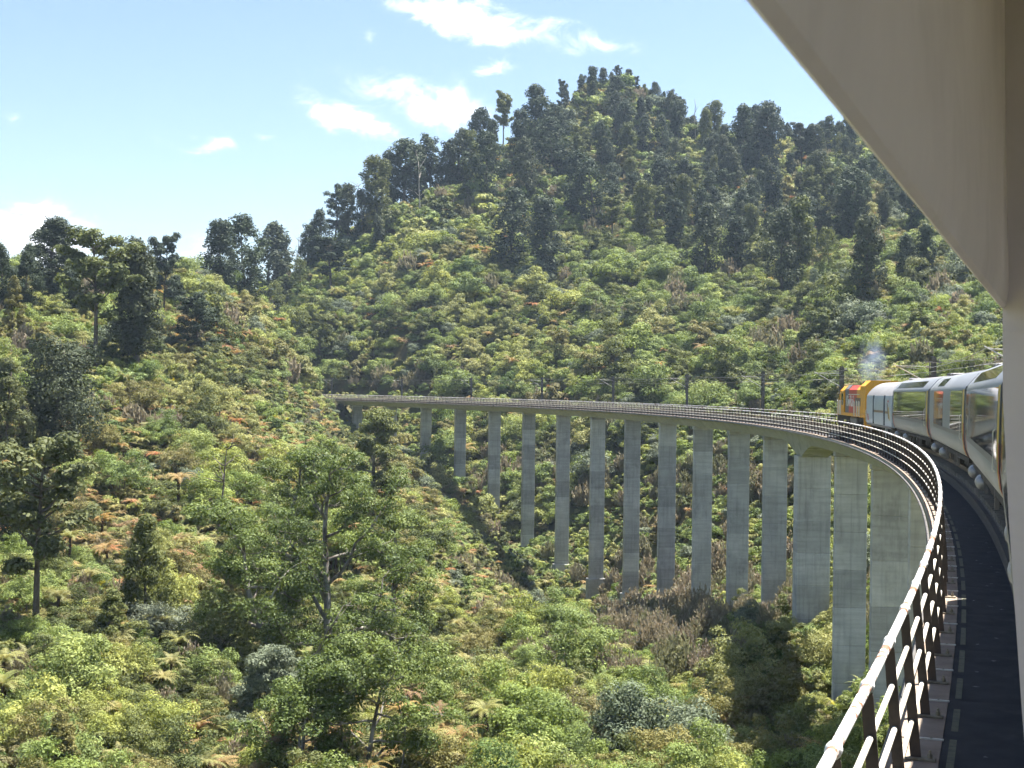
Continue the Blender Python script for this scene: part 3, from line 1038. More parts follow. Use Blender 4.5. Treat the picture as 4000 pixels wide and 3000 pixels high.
def carriage(L0, L1, label, panes, sky, decals=True, solid=()):
    root, ln = car_frame('carriage', L0 + .35, L1 - .35)
    tag(root, label, 'carriage', 'silver passenger carriages')
    h = ln / 2
    body = MB().loft([full_ring([(x * .985, z) for x, z in PROF], -h), full_ring(PROF, -h + .05), full_ring(PROF, h - .05), full_ring([(x * .985, z) for x, z in PROF], h)][::-1])
    pj(root, body, 'body', 'silver', None, True)
    for side in (-1, 1):
        for (a, b) in panes:
            pj(root, skin(PROF, 1.58, 2.93, a, b, .006, side), 'window', 'glass', None, True)
        if panes:
            pj(root, skin(PROF, 1.43, 1.575, panes[0][0] - .2, panes[-1][1] + .1, .005, side), 'sill_band', 'sillgrey', None, True)
        for (a, b) in sky:
            pj(root, skin(PROF, 3.13, 3.44, a, b, .006, side), 'skylight', 'glass', None, True)
        for q in (-h + .02, h - .14):
            pj(root, skin(PROF, .84, 3.06, q, q + .12, .004, side), 'end_seal', 'black', None, True)
        if decals:
            pj(root, skin(PROF, 1.55, 2.96, -h + .35, -h + .85, .0055, side), 'gold_panel', 'swooshgold', None, True)
            for q, mt in ((0, 'swooshred'), (.22, 'swooshbrown'), (.44, 'swooshgold')):
                pj(root, skin(PROF, .80, 1.9, -h + .25 + q, -h + .36 + q, .0075, side, slant=-.12), 'stripe', mt, None, True)
            pj(root, skin(PROF, .95, 1.7, h - .8, h - .55, .0055, side, slant=.35), 'stripe', 'swooshred', None, True)
    rf = MB().loft([[(x, y, z + .012) for x, z in PROF[9:]] + [(-x, y, z + .012) for x, z in PROF[9:][::-1][1:]] for y in (h - .1, -h + .1)], closed=False, cap=False)
    pj(root, rf, 'roof_sheet', 'roofgrey', None, True)
    pj(root, MB().box((-.35, -h + 1.0, 3.66), (.35, -h + 2.2, 3.80), bev=.04), 'roof_vent', 'black')
    pj(root, MB().box((-.6, h - 2.4, 3.62), (.0, h - 1.2, 3.74), bev=.04), 'roof_vent', 'roofgrey')
    pj(root, MB().box((-1.0, h - .06, .85), (1.0, h + .36, 3.45)), 'gangway', 'black')
    pj(root, MB().box((-1.2, -h + .6, .62), (1.2, h - .6, .78)).box((-1.05, -2.6, .30), (1.0, -.6, .64), bev=.03).box((-1.0, .4, .26), (.95, 1.8, .64), bev=.03), 'underframe', 'under')
    bogie(root, h - 3.2)
    bogie(root, -h + 3.2)
    for y in (h - 1.0, h - 6.4):
        tank(root, -1.13, y, .47)
    for y in (h - 8.4, -h + 5.6):
        pj(root, MB().box((-1.20, y - .05, .30), (-1.10, y + .05, .78)), 'step', 'sillgrey')
    if L0 > 20:
        pj(root, MB().tube([(-1.43, -h + 1.05, 1.35), (-1.47, -h + 1.05, 1.4), (-1.47, -h + 1.05, 2.1), (-1.43, -h + 1.05, 2.15)], .015, 6), 'grab_rail', 'handrail')
    return root


JN = [6.4, 26.4, 46.4, 66.6, 87.0]


def pan(h, a, b, n):
    w = (b - a) / n
    return [(a + i * w + .012, a + (i + 1) * w - .012) for i in range(n)]


carriage(JN[0] + .1, JN[1], 'silver carriage next to the cream window frame, mostly hidden by it', pan(0, -8.7, 9.2, 7), pan(0, -7.8, 7.6, 6))
carriage(JN[1], JN[2], 'nearest silver carriage in full view, its dark glass side filling the right', pan(0, -8.7, 9.2, 7), pan(0, -6.0, 7.6, 5))
carriage(JN[2], JN[3], 'second silver carriage, with a pale blank panel between its windows', [(-8.7, -3.4), (.6, 3.4), (3.45, 6.4)], [(1.6, 5.6)])
carriage(JN[3], JN[4], 'silver carriage next to the luggage van, with one long strip of reflecting windows', pan(0, -8.7, 9.2, 7), pan(0, -6.6, 8.2, 6))

# luggage van
van, ln = car_frame('luggage_van', 87.5, 101.6)
tag(van, 'pale blue white luggage van with curved grey roof behind the locomotive', 'van')
h = ln / 2
pj(van, MB().loft([full_ring(VPROF, -h), full_ring(VPROF, h)][::-1]), 'body', 'vanwhite', None, True)
pj(van, MB().loft([[(x, y, z + .012) for x, z in VPROF[4:]] + [(-x, y, z + .012) for x, z in VPROF[4:][::-1][1:]] for y in (h + .02, -h - .02)], closed=False, cap=False), 'roof_sheet', 'roofgrey', None, True)
for side in (-1, 1):
    for y in (-3.4, 2.6):
        pj(van, skin(VPROF, .86, 2.70, y - .17, y + .17, .05, side), 'door_post', 'vandark', None, True)
    pj(van, skin(VPROF, .95, 2.50, -3.1, 2.3, .03, side), 'sliding_door', 'vanwhite', None, True)
    pj(van, skin(VPROF, 1.62, 1.76, -3.0, 2.2, .034, side), 'stripe', 'swooshbrown', None, True)
    pj(van, skin(VPROF, 1.60, 1.75, -5.4, -3.7, .006, side), 'stripe', 'swooshbrown', None, True)
    pj(van, skin(VPROF, 1.3, 2.25, -5.7, -5.3, .007, side, slant=.75), 'stripe', 'swooshbrown', None, True)
    pj(van, skin(VPROF, 1.2, 2.0, -6.1, -5.8, .0075, side, slant=.55), 'stripe', 'swooshgold', None, True)
    pj(van, skin(VPROF, 2.30, 2.42, -5.5, -4.9, .007, side), 'stripe', 'swooshred', None, True)
    pj(van, skin(VPROF, 1.0, 1.45, h - 1.5, h - .9, .006, side, slant=.8), 'stripe', 'swooshred', None, True)
    pj(van, MB().box((side * 1.30 - .06, -h + .1, .70), (side * 1.30 + .06, h - .1, .80)), 'sill', 'sillgrey')
    pj(van, MB().tube([(side * 1.42, h - .2, .9), (side * 1.44, h - .2, 1.6), (side * 1.40, h - .2, 1.75)], .02, 6), 'grab_rail', 'handrail')
pj(van, MB().box((-1.1, -h + .4, .58), (1.1, h - .4, .78)).box((-.9, -1.4, .25), (.9, 1.2, .58)), 'underframe', 'under')
pj(van, MB().box((-.9, h, .95), (.9, h + .35, 3.0)), 'gangway', 'black')
bogie(van, h - 2.4)
bogie(van, -h + 2.4)
pj(van, MB().box((-1.25, -h + 3.9, .12), (-1.1, -h + 4.1, .78)), 'step', 'vanwhite')

# locomotive
loco, ln = car_frame('locomotive', 102.3, 118.2)
tag(loco, 'yellow, grey and red diesel locomotive with white lettering leading the train', 'locomotive')
h = ln / 2
pj(loco, MB().box((-1.40, -h, 1.12), (1.40, h, 1.36), bev=.03), 'sill', 'yellow')


def hood(y0, y1, hw, zb, zs, zt, cham):
    sec = [(-hw, zb), (hw, zb), (hw, zs), (hw - cham, zt), (-hw + cham, zt), (-hw, zs)]
    return MB().loft([[(x, y, z) for x, z in sec] for y in (y1, y0)])


pj(loco, hood(1.5, 3.6, 1.28, 1.37, 3.15, 3.48, .30), 'grey_hood', 'greypaint')
pj(loco, hood(-2.9, 1.495, 1.28, 1.37, 3.10, 3.44, .30), 'red_hood', 'redpaint')
pj(loco, hood(-5.0, -2.905, 1.28, 1.37, 3.10, 3.44, .30), 'rear_hood', 'yellow')
pj(loco, hood(-h + .5, -5.005, 1.32, 1.37, 3.35, 3.75, .40), 'radiator_hood', 'yellow')
pj(loco, MB().box((-.5, -h + .9, 3.752), (.5, -5.3, 3.80), bev=.02), 'radiator_grille', 'greypaint')
# cab with sloping roof and nose
cab = MB()
ys = [(3.605, 3.42), (5.9, 3.40), (7.0, 2.86), (7.35, 2.80)]
sec = []
for y, zt in ys[::-1]:
    sec.append([(x, y, z) for x, z in ((-1.38, 1.37), (1.38, 1.37), (1.38, zt - .36), (1.05, zt), (-1.05, zt), (-1.38, zt - .36))])
cab.loft(sec)
co = pj(loco, cab, 'cab', 'yellow')
for s in (-1, 1):
    o = MB()
    th = np.linspace(0, 2 * math.pi, 20, endpoint=False)
    ring = [(4.6 + .62 * np.sign(math.cos(t)) * abs(math.cos(t)) ** .6, 2.38 + .48 * np.sign(math.sin(t)) * abs(math.sin(t)) ** .6) for t in th]
    a = [(s * 1.386, y, z) for y, z in ring]
    b = [(s * 1.34, y, z) for y, z in ring]
    o.loft([a, b] if s > 0 else [b, a])
    pj(loco, o, 'cab_window', 'glass', co)
    pj(loco, MB().box((s * 1.385 - .02, 6.35, 1.95), (s * 1.385 + .012, 6.75, 2.62)), 'cab_window', 'glass', co)
    # handrails on the walkway
    for y0 in (6.6, 5.6, 4.9, -3.0, -4.4, -5.6):
        pj(loco, MB().tube([(s * 1.46, y0, 1.15), (s * 1.47, y0, 2.15), (s * 1.47, y0 + .25, 2.28), (s * 1.46, y0 + .5, 2.15), (s * 1.45, y0 + .5, 1.2)], .028, 6), 'handrail', 'handrail')
    pj(loco, MB().tube([(s * 1.35, 1.4, 2.75), (s * 1.35, -4.8, 2.75)], .03, 6), 'handrail', 'handrail')
    for y in np.linspace(-2.4, -4.6, 3):
        pj(loco, MB().box((s * 1.30 - .03, y - .5, 1.9), (s * 1.30 + .003, y + .15, 2.5)), 'side_grille', 'greypaint')
    for y0 in (h - .6, -h + .35):
        pj(loco, MB().box((s * 1.15 - .25, y0 - .12, .35), (s * 1.15 + .25, y0 + .12, 1.12)), 'step', 'yellow' if y0 < 0 else 'greypaint')
    fc = bpy.data.curves.new('lettering', 'FONT')
    fc.body = 'KiwiRail'
    fc.size = 1.22
    fc.extrude = .006
    fc.shear = .15
    tmp = bpy.data.objects.new('lettering_tmp', fc)
    COL.objects.link(tmp)
    bpy.context.view_layer.update()
    lm = bpy.data.meshes.new_from_object(tmp.evaluated_get(bpy.context.evaluated_depsgraph_get()))
    bpy.data.objects.remove(tmp)
    lo = link('lettering', lm, MT['whitepaint'], loco)
    # text x axis runs towards the rear on the left side, towards the front on the right
    if s < 0:
        lo.matrix_local = Matrix(((0, 0, -1, -1.29), (-1, 0, 0, 2.9), (0, 1, 0, 1.85), (0, 0, 0, 1)))
    else:
        lo.matrix_local = Matrix(((0, 0, 1, 1.29), (1, 0, 0, -2.2), (0, 1, 0, 1.85), (0, 0, 0, 1)))
pj(loco, MB().box((-.95, 7.352, 1.95), (-.15, 7.37, 2.45)).box((.15, 7.352, 1.95), (.95, 7.37, 2.45)), 'windscreen', 'glass', co)
pj(loco, MB().tube([(.0, 2.0, 3.45), (.0, 2.0, 3.75)], .17, 10), 'exhaust_stack', 'under')
pj(loco, MB().box((-1.15, -1.7, .32), (1.15, 1.7, 1.1), bev=.10), 'fuel_tank', 'greypaint')
pj(loco, MB().box((-1.05, -h + .6, .75), (1.05, h - .6, 1.12)), 'underframe', 'under')
for y in (h - 3.0, -h + 3.0):
    bogie(loco, y, .46, 2.8)

# exhaust smoke, a thin puff above the locomotive
m, nt, nd, lk, out = new_mat('exhaust_smoke_volume')
pv = nd.new('ShaderNodeVolumePrincipled')
pv.inputs['Color'].default_value = (.50, .60, .78, 1)
tc = nd.new('ShaderNodeTexCoord')
vl = nd.new('ShaderNodeVectorMath')
vl.operation = 'LENGTH'
lk.new(tc.outputs['Object'], vl.inputs[0])
mr = nd.new('ShaderNodeMapRange')
mr.inputs['From Min'].default_value = 1.0
mr.inputs['From Max'].default_value = 0.1
lk.new(vl.outputs['Value'], mr.inputs[0])
nz = nd.new('ShaderNodeTexNoise')
nz.inputs['Scale'].default_value = 1.6
nz.inputs['Detail'].default_value = 3
lk.new(tc.outputs['Object'], nz.inputs['Vector'])
mr2 = nd.new('ShaderNodeMapRange')
mr2.inputs['From Min'].default_value = .40
mr2.inputs['From Max'].default_value = .66
lk.new(nz.outputs[0], mr2.inputs[0])
mm = nd.new('ShaderNodeMath')
mm.operation = 'MULTIPLY'
lk.new(mr.outputs[0], mm.inputs[0])
lk.new(mr2.outputs[0], mm.inputs[1])
m3 = nd.new('ShaderNodeMath')
m3.operation = 'MULTIPLY'
lk.new(mm.outputs[0], m3.inputs[0])
m3.inputs[1].default_value = .42
lk.new(m3.outputs[0], pv.inputs['Density'])
lk.new(pv.outputs[0], out.inputs['Volume'])
sm = MB().sphere((0, 0, 0), 1.0, 16, 10).build('exhaust_smoke', m)
pS = T(111.5, TO - .3, RZ + 3.75 + 1.5)
sm.location = pS.tolist()
sm.scale = (1.25, 2.2, 2.3)
tag(sm, 'thin blue grey exhaust smoke rising above the locomotive roof', 'smoke', kind='stuff')

# ------------------------------------------------------------------ the viewing carriage round the camera
vc = empty('viewing_carriage', (CAM[0], CAM[1], CAM[2]), -0.0125)
tag(vc, 'cream painted open window frame and end pillar of the viewing carriage, closest to the viewer', 'carriage')


def vc_part(prof, y0, y1, name, mat='cream', bevel=True):
    me = MB().loft([[(x, y, z) for x, z in prof] for y in np.linspace(y1, y0, 2)]).mesh(name)
    smooth_by_angle(me, 40)
    return link(name, me, MT[mat], vc)


YE, YB = 3.72, -5.6
vc_part([(-.222, .315), (-.206, .278), (-.190, .248), (-.178, .226), (-.170, .219), (-.162, .226), (-.157, .262), (-.156, .300), (-.160, .42), (-.168, .70), (-.176, 1.16), (-.245, 1.16), (-.238, .62), (-.230, .40)], YB, YE, 'window_header')
vc_part([(-.10, -1.30), (-.07, -1.30), (-.06, -1.60), (-.02, -2.1), (-.10, -2.1), (-.15, -1.6)], YB, YE, 'side_panel')
# end pillar wall facing the camera, its outer edge following the body side
ew = [(-.205, .30), (-.235, 1.15), (.25, 1.25), (2.2, 1.25), (2.64, 1.1), (2.66, .2), (2.60, -.7), (2.56, -1.62), (-.045, -1.62), (-.075, -1.25), (-.116, -.75), (-.150, -.30), (-.167, .0), (-.170, .22)]
pw = MB()
ring0 = [(x, YE, z) for x, z in ew]
ring1 = [(x, YE + .09, z) for x, z in ew]
pw.loft([ring0, ring1])
me = pw.mesh('end_pillar')
link('end_pillar', me, MT['cream'], vc)
vc_part([(-.168, .160), (-.168, .165), (.9, .165), (.9, .160)], YE - .003, YE - .0005, 'pillar_trim', 'cream')
vc_part([(-.268, 1.165), (-.20, 1.16), (.05, 1.22), (.45, 1.27), (1.22, 1.29), (2.0, 1.27), (2.4, 1.22), (2.64, 1.16), (2.72, 1.165), (2.46, 1.27), (2.0, 1.33), (1.22, 1.35), (.45, 1.33), (0, 1.27)], YB, YE, 'roof')
vc_part([(2.64, 1.0), (2.70, 1.0), (2.72, 1.155), (2.64, 1.155)], YB, YE, 'far_header')
vc_part([(2.52, -1.62), (2.60, -1.62), (2.62, -1.1), (2.55, -1.1)], YB, YE, 'far_side_panel')
vc_part([(-.08, -1.68), (2.58, -1.68), (2.58, -1.62), (-.08, -1.62)], YB, YE, 'floor', 'floor')
vc_part([(-.16, -1.62), (2.56, -1.62), (2.66, 1.15), (-.2, 1.15)], YB - .06, YB, 'rear_wall')
vc_part([(-.0, -2.6), (2.5, -2.6), (2.5, -1.69), (.0, -1.69)], YB, YE, 'underframe', 'under')

# ------------------------------------------------------------------ air
m, nt, nd, lk, out = new_mat('thin_haze')
pv = nd.new('ShaderNodeVolumePrincipled')
pv.inputs['Color'].default_value = (.62, .78, 1.0, 1)
pv.inputs['Density'].default_value = 0.00009
pv.inputs['Anisotropy'].default_value = 0.3
lk.new(pv.outputs[0], out.inputs['Volume'])
hz = MB().box((-7000, -7000, -70), (7000, 7000, 175)).build('haze', m)
tag(hz, kind='stuff')

# ------------------------------------------------------------------ foliage builders
def fast_mesh(name, verts, quads, tint, mat):
    me = bpy.data.meshes.new(name)
    nq = len(quads)
    me.vertices.add(len(verts))
    me.vertices.foreach_set('co', np.asarray(verts, np.float32).ravel())
    me.loops.add(nq * 4)
    me.loops.foreach_set('vertex_index', np.asarray(quads, np.int32).ravel())
    me.polygons.add(nq)
    me.polygons.foreach_set('loop_start', np.arange(0, nq * 4, 4, dtype=np.int32))
    at = me.attributes.new('tint', 'FLOAT', 'FACE')
    at.data.foreach_set('value', np.asarray(tint, np.float32))
    me.update(calc_edges=True)
    me.materials.append(mat)
    return me


def unit(v):
    return v / (np.linalg.norm(v, axis=-1, keepdims=True) + 1e-9)


def cards(c, nrm, size, g, elong=1.7, axis=None, jit=0.5):
    """leaf-shaped four-point faces at c, facing roughly nrm"""
    n = len(c)
    nrm = unit(nrm + g.normal(0, jit * .75, (n, 3)))
    ref = g.normal(0, 1, (n, 3)) if axis is None else np.asarray(axis) + g.normal(0, .25, (n, 3))
    u = unit(ref - nrm * (ref * nrm).sum(1)[:, None])
    v = np.cross(nrm, u)
    s = (np.asarray(size) * g.uniform(.65, 1.35, n))[:, None]
    fold = nrm * s * .18
    V = np.stack([c - u * s * elong * .5, c + v * s * .5 - fold, c + u * s * elong * .5, c - v * s * .5 - fold], 1).reshape(-1, 3)
    return V, np.arange(n * 4).reshape(-1, 4)


def blobs_leaves(cen, rad, per, size, g, flat=.75, jit=.5, up_bias=.25, elong=1.7, under=-.35):
    """leaves on the upper shells of many small clumps"""
    cs, ns, ts = [], [], []
    for c, r_ in zip(cen, rad):
        k = max(4, int(per * (r_ / np.mean(rad)) ** 2))
        d = unit(g.normal(0, 1, (k * 2, 3)))
        d = d[d[:, 2] > under][:k]
        q = c + d * r_ * np.array([1, 1, flat]) * g.uniform(.55, 1.05, (len(d), 1))
        cs.append(q)
        ns.append(d + np.array([0, 0, up_bias]))
        ts.append(np.clip(g.uniform(0, 1) * .55 + g.uniform(0, .45, len(d)), 0, 1))
    cs, ns, ts = np.concatenate(cs), np.concatenate(ns), np.concatenate(ts)
    V, Q = cards(cs, ns, size, g, elong, None, jit)
    return V, Q, ts


def shrub_mesh(name, mat, seed, w=1.6, h=2.4, nc=14, per=42, size=.26, rag=.3, cr=.42):
    g = np.random.default_rng(seed)
    d = unit(g.normal(0, 1, (nc * 3, 3)))
    d = d[d[:, 2] > -.15][:nc]
    rr_ = g.uniform(.45, 1.0 + rag, (len(d), 1))
    cen = d * rr_ * np.array([w * .72, w * .72, h * .55]) + np.array([0, 0, h * .38])
    rad = g.uniform(.7, 1.3, len(cen)) * cr * w * .85
    V, Q, t = blobs_leaves(cen, rad, per, size, g)
    return fast_mesh(name, V, Q, t, mat)


def heath_mesh(name, mat, seed, w=1.4, h=3.2, n=60, size=.2):
    """upright wispy heath: many thin plumes of fine leaves"""
    g = np.random.default_rng(seed)
    C, NN, AX, TT = [], [], [], []
    for i in range(n):
        a, r_ = g.uniform(0, 2 * math.pi), w * math.sqrt(g.uniform(0, 1))
        base = np.array([math.cos(a) * r_ * .6, math.sin(a) * r_ * .6, h * .12])
        top = np.array([math.cos(a) * r_ * 1.05, math.sin(a) * r_ * 1.05, h * g.uniform(.7, 1.05) * (1 - .35 * (r_ / w) ** 2)])
        k = int(g.integers(12, 18))
        t = g.uniform(.2, 1, k)[:, None]
        q = base + (top - base) * t + g.normal(0, .10 * w, (k, 3)) * (1.15 - t)
        C.append(q)
        d = g.normal(0, 1, (k, 3)) * np.array([1, 1, .3])
        NN.append(d)
        AX.append(np.repeat((top - base)[None], k, 0))
        TT.append(np.clip(g.uniform(.1, .6) + t[:, 0] * .4, 0, 1))
    V, Q = cards(np.concatenate(C), np.concatenate(NN), size, g, 3.2, unit(np.concatenate(AX)), .3)
    return fast_mesh(name, V, Q, np.concatenate(TT), mat)


def frond(g, ln, az, el0, droop, wid, npair=13):
    """an arching pinnate frond; returns leaf quads"""
    t = np.linspace(0, 1, npair + 1)
    e = el0 - droop * t ** 1.3
    dx = np.cos(e) * ln / npair
    dz = np.sin(e) * ln / npair
    r_ = np.concatenate([[0], np.cumsum(dx[:-1])])
    z = np.concatenate([[0], np.cumsum(dz[:-1])])
    ca, sa = math.cos(az), math.sin(az)
    P = np.stack([ca * r_, sa * r_, z], 1)
    side = np.array([-sa, ca, 0])
    V, Q = [], []
    for i in range(npair):
        tt = (i + .5) / npair
        wl_ = wid * (math.sin(math.pi * min(1, tt * .92 + .10)) ** .7) * (1.05 - .45 * tt)
        seg = P[i + 1] - P[i]
        for s in (-1, 1):
            b = len(V)
            a0, a1 = P[i], P[i] + seg * .80
            tip = P[i] + seg * .9 + side * s * wl_ + np.array([0, 0, -.16 * wl_]) + seg * .4
            V += [a0, a1, tip, a0 + (tip - a0) * .62 - seg * .12]
            Q.append((b, b + 1, b + 2, b + 3))
    return np.array(V), np.array(Q)


def fern_crown(name, mat, seed, n=15, ln=1.7, droop=1.5, el=.75, wid=.34):
    g = np.random.default_rng(seed)
    Vs, Qs, T_, b = [], [], [], 0
    for i in range(n):
        V, Q = frond(g, ln * g.uniform(.8, 1.12), 2 * math.pi * (i + g.uniform(-.3, .3)) / n, el * g.uniform(.6, 1.25), droop * g.uniform(.8, 1.2), wid)
        Vs.append(V)
        Qs.append(Q + b)
        b += len(V)
        T_.append(np.clip(np.full(len(Q), g.uniform(0, 1)) * .7 + g.uniform(0, .3, len(Q)), 0, 1))
    return fast_mesh(name, np.concatenate(Vs), np.concatenate(Qs), np.concatenate(T_), mat)


def flax_mesh(name, mat, seed, n=70, ln=1.8):
    g = np.random.default_rng(seed)
    V, Q, t = [], [], []
    for i in range(n):
        a, e = g.uniform(0, 2 * math.pi), g.uniform(.55, 1.45)
        l_ = ln * g.uniform(.6, 1.1)
        ca, sa = math.cos(a), math.sin(a)
        side = np.array([-sa, ca, 0]) * .035
        prev = np.array([ca, sa, 0]) * g.uniform(0, .2)
        for k in range(4):
            ee = e - .45 * k * g.uniform(.6, 1)
            nx_ = prev + np.array([ca * math.cos(ee), sa * math.cos(ee), math.sin(ee)]) * l_ / 4
            w0, w1 = 1 - k * .22, 1 - (k + 1) * .22
            b = len(V)
            V += [prev - side * w0, prev + side * w0, nx_ + side * w1, nx_ - side * w1]
            Q.append((b, b + 1, b + 2, b + 3))
            t.append(g.uniform(0, 1))
            prev = nx_
    return fast_mesh(name, np.array(V), np.array(Q), np.array(t), mat)


# limbs ------------------------------------------------------------
def limb(mb, g, p, d, ln, r0, r1, nseg=4, wob=.18, n=6, lift=.0):
    pts = [np.array(p, float)]
    d = unit(np.array(d, float))
    for i in range(nseg):
        d = unit(d + g.normal(0, wob, 3) + np.array([0, 0, lift]))
        pts.append(pts[-1] + d * ln / nseg)
    mb.tube(pts, np.linspace(r0, r1, nseg + 1), n)
    return pts, d


def tree_columnar(seed, H=20.0, w=3.0, bare=.16, leaf=.34, per=46, mat='podocarp', bark='bark', ncl=125, top=.9):
    """tall podocarp: upright bole clothed in uneven clumps"""
    g = np.random.default_rng(seed)
    mb = MB()
    r0 = .020 * H
    pts, d = limb(mb, g, (0, 0, -1.5), (0, 0, 1), H * .93 + 1.5, r0, r0 * .15, 9, .035, 8, .1)
    pts = np.array(pts)
    cen, rad = [], []
    lob = g.uniform(.65, 1.25, 7)
    for i in range(ncl):
        t = bare + (1 - bare) * g.uniform(0, 1) ** .92
        prof = (math.sin(math.pi * min(1, (t - bare) / (1 - bare) * top * .93 + .10)) ** .62)
        a = g.uniform(0, 2 * math.pi)
        l_ = lob[int(t * 6.99)] * (1 + .25 * math.sin(a * 2 + seed + t * 9))
        rr_ = w * prof * l_ * g.uniform(.35, 1.0)
        k = t * (len(pts) - 1)
        i0 = int(min(k, len(pts) - 2))
        ax = pts[i0] + (pts[i0 + 1] - pts[i0]) * (k - i0)
        c = ax + np.array([math.cos(a) * rr_, math.sin(a) * rr_, g.uniform(0, .6)])
        cen.append(c)
        rad.append(g.uniform(.55, 1.15) * (.40 + .24 * w))
        if g.uniform() < .22:
            mb.tube([ax - np.array([0, 0, rr_ * .5]), (ax + c) / 2 + np.array([0, 0, -.1]), c], [r0 * .22, r0 * .13, r0 * .05], 5)
    V, Q, t_ = blobs_leaves(cen, rad, per, leaf, g, 1.15, .55, .1, 1.7, -.75)
    return mb.mesh('trunk', True), fast_mesh('crown', V, Q, t_, MT[mat]), MT[bark]


def tree_umbrella(seed, H=20.0, w=3.6, bare=.5, leaf=.27, per=75, mat='podolight', bark='bark', nb=18):
    """bare straight bole with layered pads of foliage at the top"""
    g = np.random.default_rng(seed)
    mb = MB()
    r0 = .017 * H
    pts, d = limb(mb, g, (0, 0, -1.5), (0, 0, 1), H * .92 + 1.5, r0, r0 * .25, 9, .03, 8, .1)
    pts = np.array(pts)
    cen, rad = [], []
    for i in range(nb):
        t = bare + (1 - bare) * (i + g.uniform(0, 1)) / nb
        k = t * (len(pts) - 1)
        i0 = int(min(k, len(pts) - 2))
        ax = pts[i0] + (pts[i0 + 1] - pts[i0]) * (k - i0)
        a = i * 2.4 + g.uniform(-.5, .5)
        u_ = (t - bare) / (1 - bare)
        ln = w * (.55 + .75 * math.sin(math.pi * (u_ * .75 + .15))) * g.uniform(.55, 1.1)
        lp, dd = limb(mb, g, ax, (math.cos(a), math.sin(a), .55), ln, r0 * .38, r0 * .08, 4, .18, 5, .05)
        for q in lp[2:]:
            for _ in range(2):
                cen.append(q + g.normal(0, .35, 3) * np.array([1, 1, .4]) + np.array([0, 0, .35]))
                rad.append(g.uniform(.6, 1.15) * w * .27)
    for _ in range(5):
        cen.append(pts[-1] + g.normal(0, .5, 3))
        rad.append(w * .28)
    V, Q, t_ = blobs_leaves(cen, rad, per, leaf, g, .85, .55, .25, 1.6, -.5)
    return mb.mesh('trunk', True), fast_mesh('crown', V, Q, t_, MT[mat]), MT[bark]


def tree_old(seed, H=20.0, w=8.0, leaf=.16, per=105, mat='bigleaf', bark='palebark', lean=(0, 0), nb=13, low=.16, cr=1.0):
    """old broad tree: crooked bole, heavy wandering limbs, foliage in uneven pads from low down to the top"""
    g = np.random.default_rng(seed)
    mb = MB()
    r0 = H * .024
    pts, dd = limb(mb, g, (0, 0, -1.5), (lean[0], lean[1], 1), H * .86 + 1.5, r0, r0 * .22, 9, .11, 9, .10)
    pts = np.array(pts)
    cen, rad = [], []
    for i in range(nb):
        t = low + (1 - low) * (i + g.uniform(0, .9)) / nb
        k = t * (len(pts) - 1)
        i0 = int(min(k, len(pts) - 2))
        ax = pts[i0] + (pts[i0 + 1] - pts[i0]) * (k - i0)
        a = i * 2.4 + g.uniform(-.6, .6)
        ln = w * (1.12 - .72 * t) * g.uniform(.6, 1.1)
        lp, d1 = limb(mb, g, ax, (math.cos(a), math.sin(a), g.uniform(.1, .65)), ln, r0 * (.55 - .3 * t), r0 * .10, 6, .26, 6, .06)
        for q in range(2, 7):
            for _ in range(2):
                a2 = a + g.uniform(-1.3, 1.3)
                sp, d2 = limb(mb, g, lp[q], (math.cos(a2), math.sin(a2), g.uniform(.1, .9)), ln * g.uniform(.18, .36), r0 * .10, r0 * .03, 3, .25, 4, .05)
                if g.uniform() < .76:
                    for s_ in (sp[2], sp[3]):
                        cen.append(s_ + g.normal(0, .25, 3))
                        rad.append(g.uniform(.55, 1.2) * cr)
    for _ in range(7):
        cen.append(pts[-1] + g.normal(0, .7, 3))
        rad.append(cr)
    V, Q, t_ = blobs_leaves(cen, rad, per, leaf, g, .62, .55, .35, 1.7, -.35)
    return mb.mesh('trunk', True), fast_mesh('crown', V, Q, t_, MT[mat]), MT[bark], V[:, 2].max()


def tree_conic(seed, H=10.0, w=3.0, leaf=.22, per=60, mat='podolight', bark='bark', ncl=80):
    """dense drooping conical young tree"""
    g = np.random.default_rng(seed)
    mb = MB()
    limb(mb, g, (0, 0, -1), (0, 0, 1), H * .9 + 1, H * .02, H * .004, 6, .03, 6, .1)
    cen, rad = [], []
    for i in range(ncl):
        t = g.uniform(.06, 1) ** .85
        a = g.uniform(0, 6.28)
        rr_ = w * (1 - t) ** .75 * g.uniform(.5, 1.1) * (1 + .2 * math.sin(3 * a + seed))
        cen.append(np.array([math.cos(a) * rr_, math.sin(a) * rr_, H * t * .97]))
        rad.append(g.uniform(.6, 1.1) * w * .22)
    V, Q, t_ = blobs_leaves(cen, rad, per, leaf, g, .9, .6, .1, 1.8, -.5)
    return mb.mesh('trunk', True), fast_mesh('crown', V, Q, t_, MT[mat]), MT[bark]


def snag(seed, H=10.0, r0=.18, nb=5, lean=.05):
    g = np.random.default_rng(seed)
    mb = MB()
    pts, d = limb(mb, g, (0, 0, -1.5), (lean, 0, 1), H + 1.5, r0, r0 * .3, 7, .07, 7, .05)
    for i in range(nb):
        q = pts[int(g.integers(3, 8))]
        lp, dd = limb(mb, g, q, (g.normal(), g.normal(), .9), H * g.uniform(.14, .35), r0 * .45, r0 * .10, 4, .22, 5, .05)
        limb(mb, g, lp[2], (g.normal(), g.normal(), .7), H * g.uniform(.06, .14), r0 * .2, r0 * .05, 3, .2, 4, .05)
    return mb.mesh('trunk', True)


# ------------------------------------------------------------------ tall trees, one thing each
PIERX = {k: proj(T(PL0 - SPAN * k, 0, -2))[0, 0] for k in range(-2, 14)}


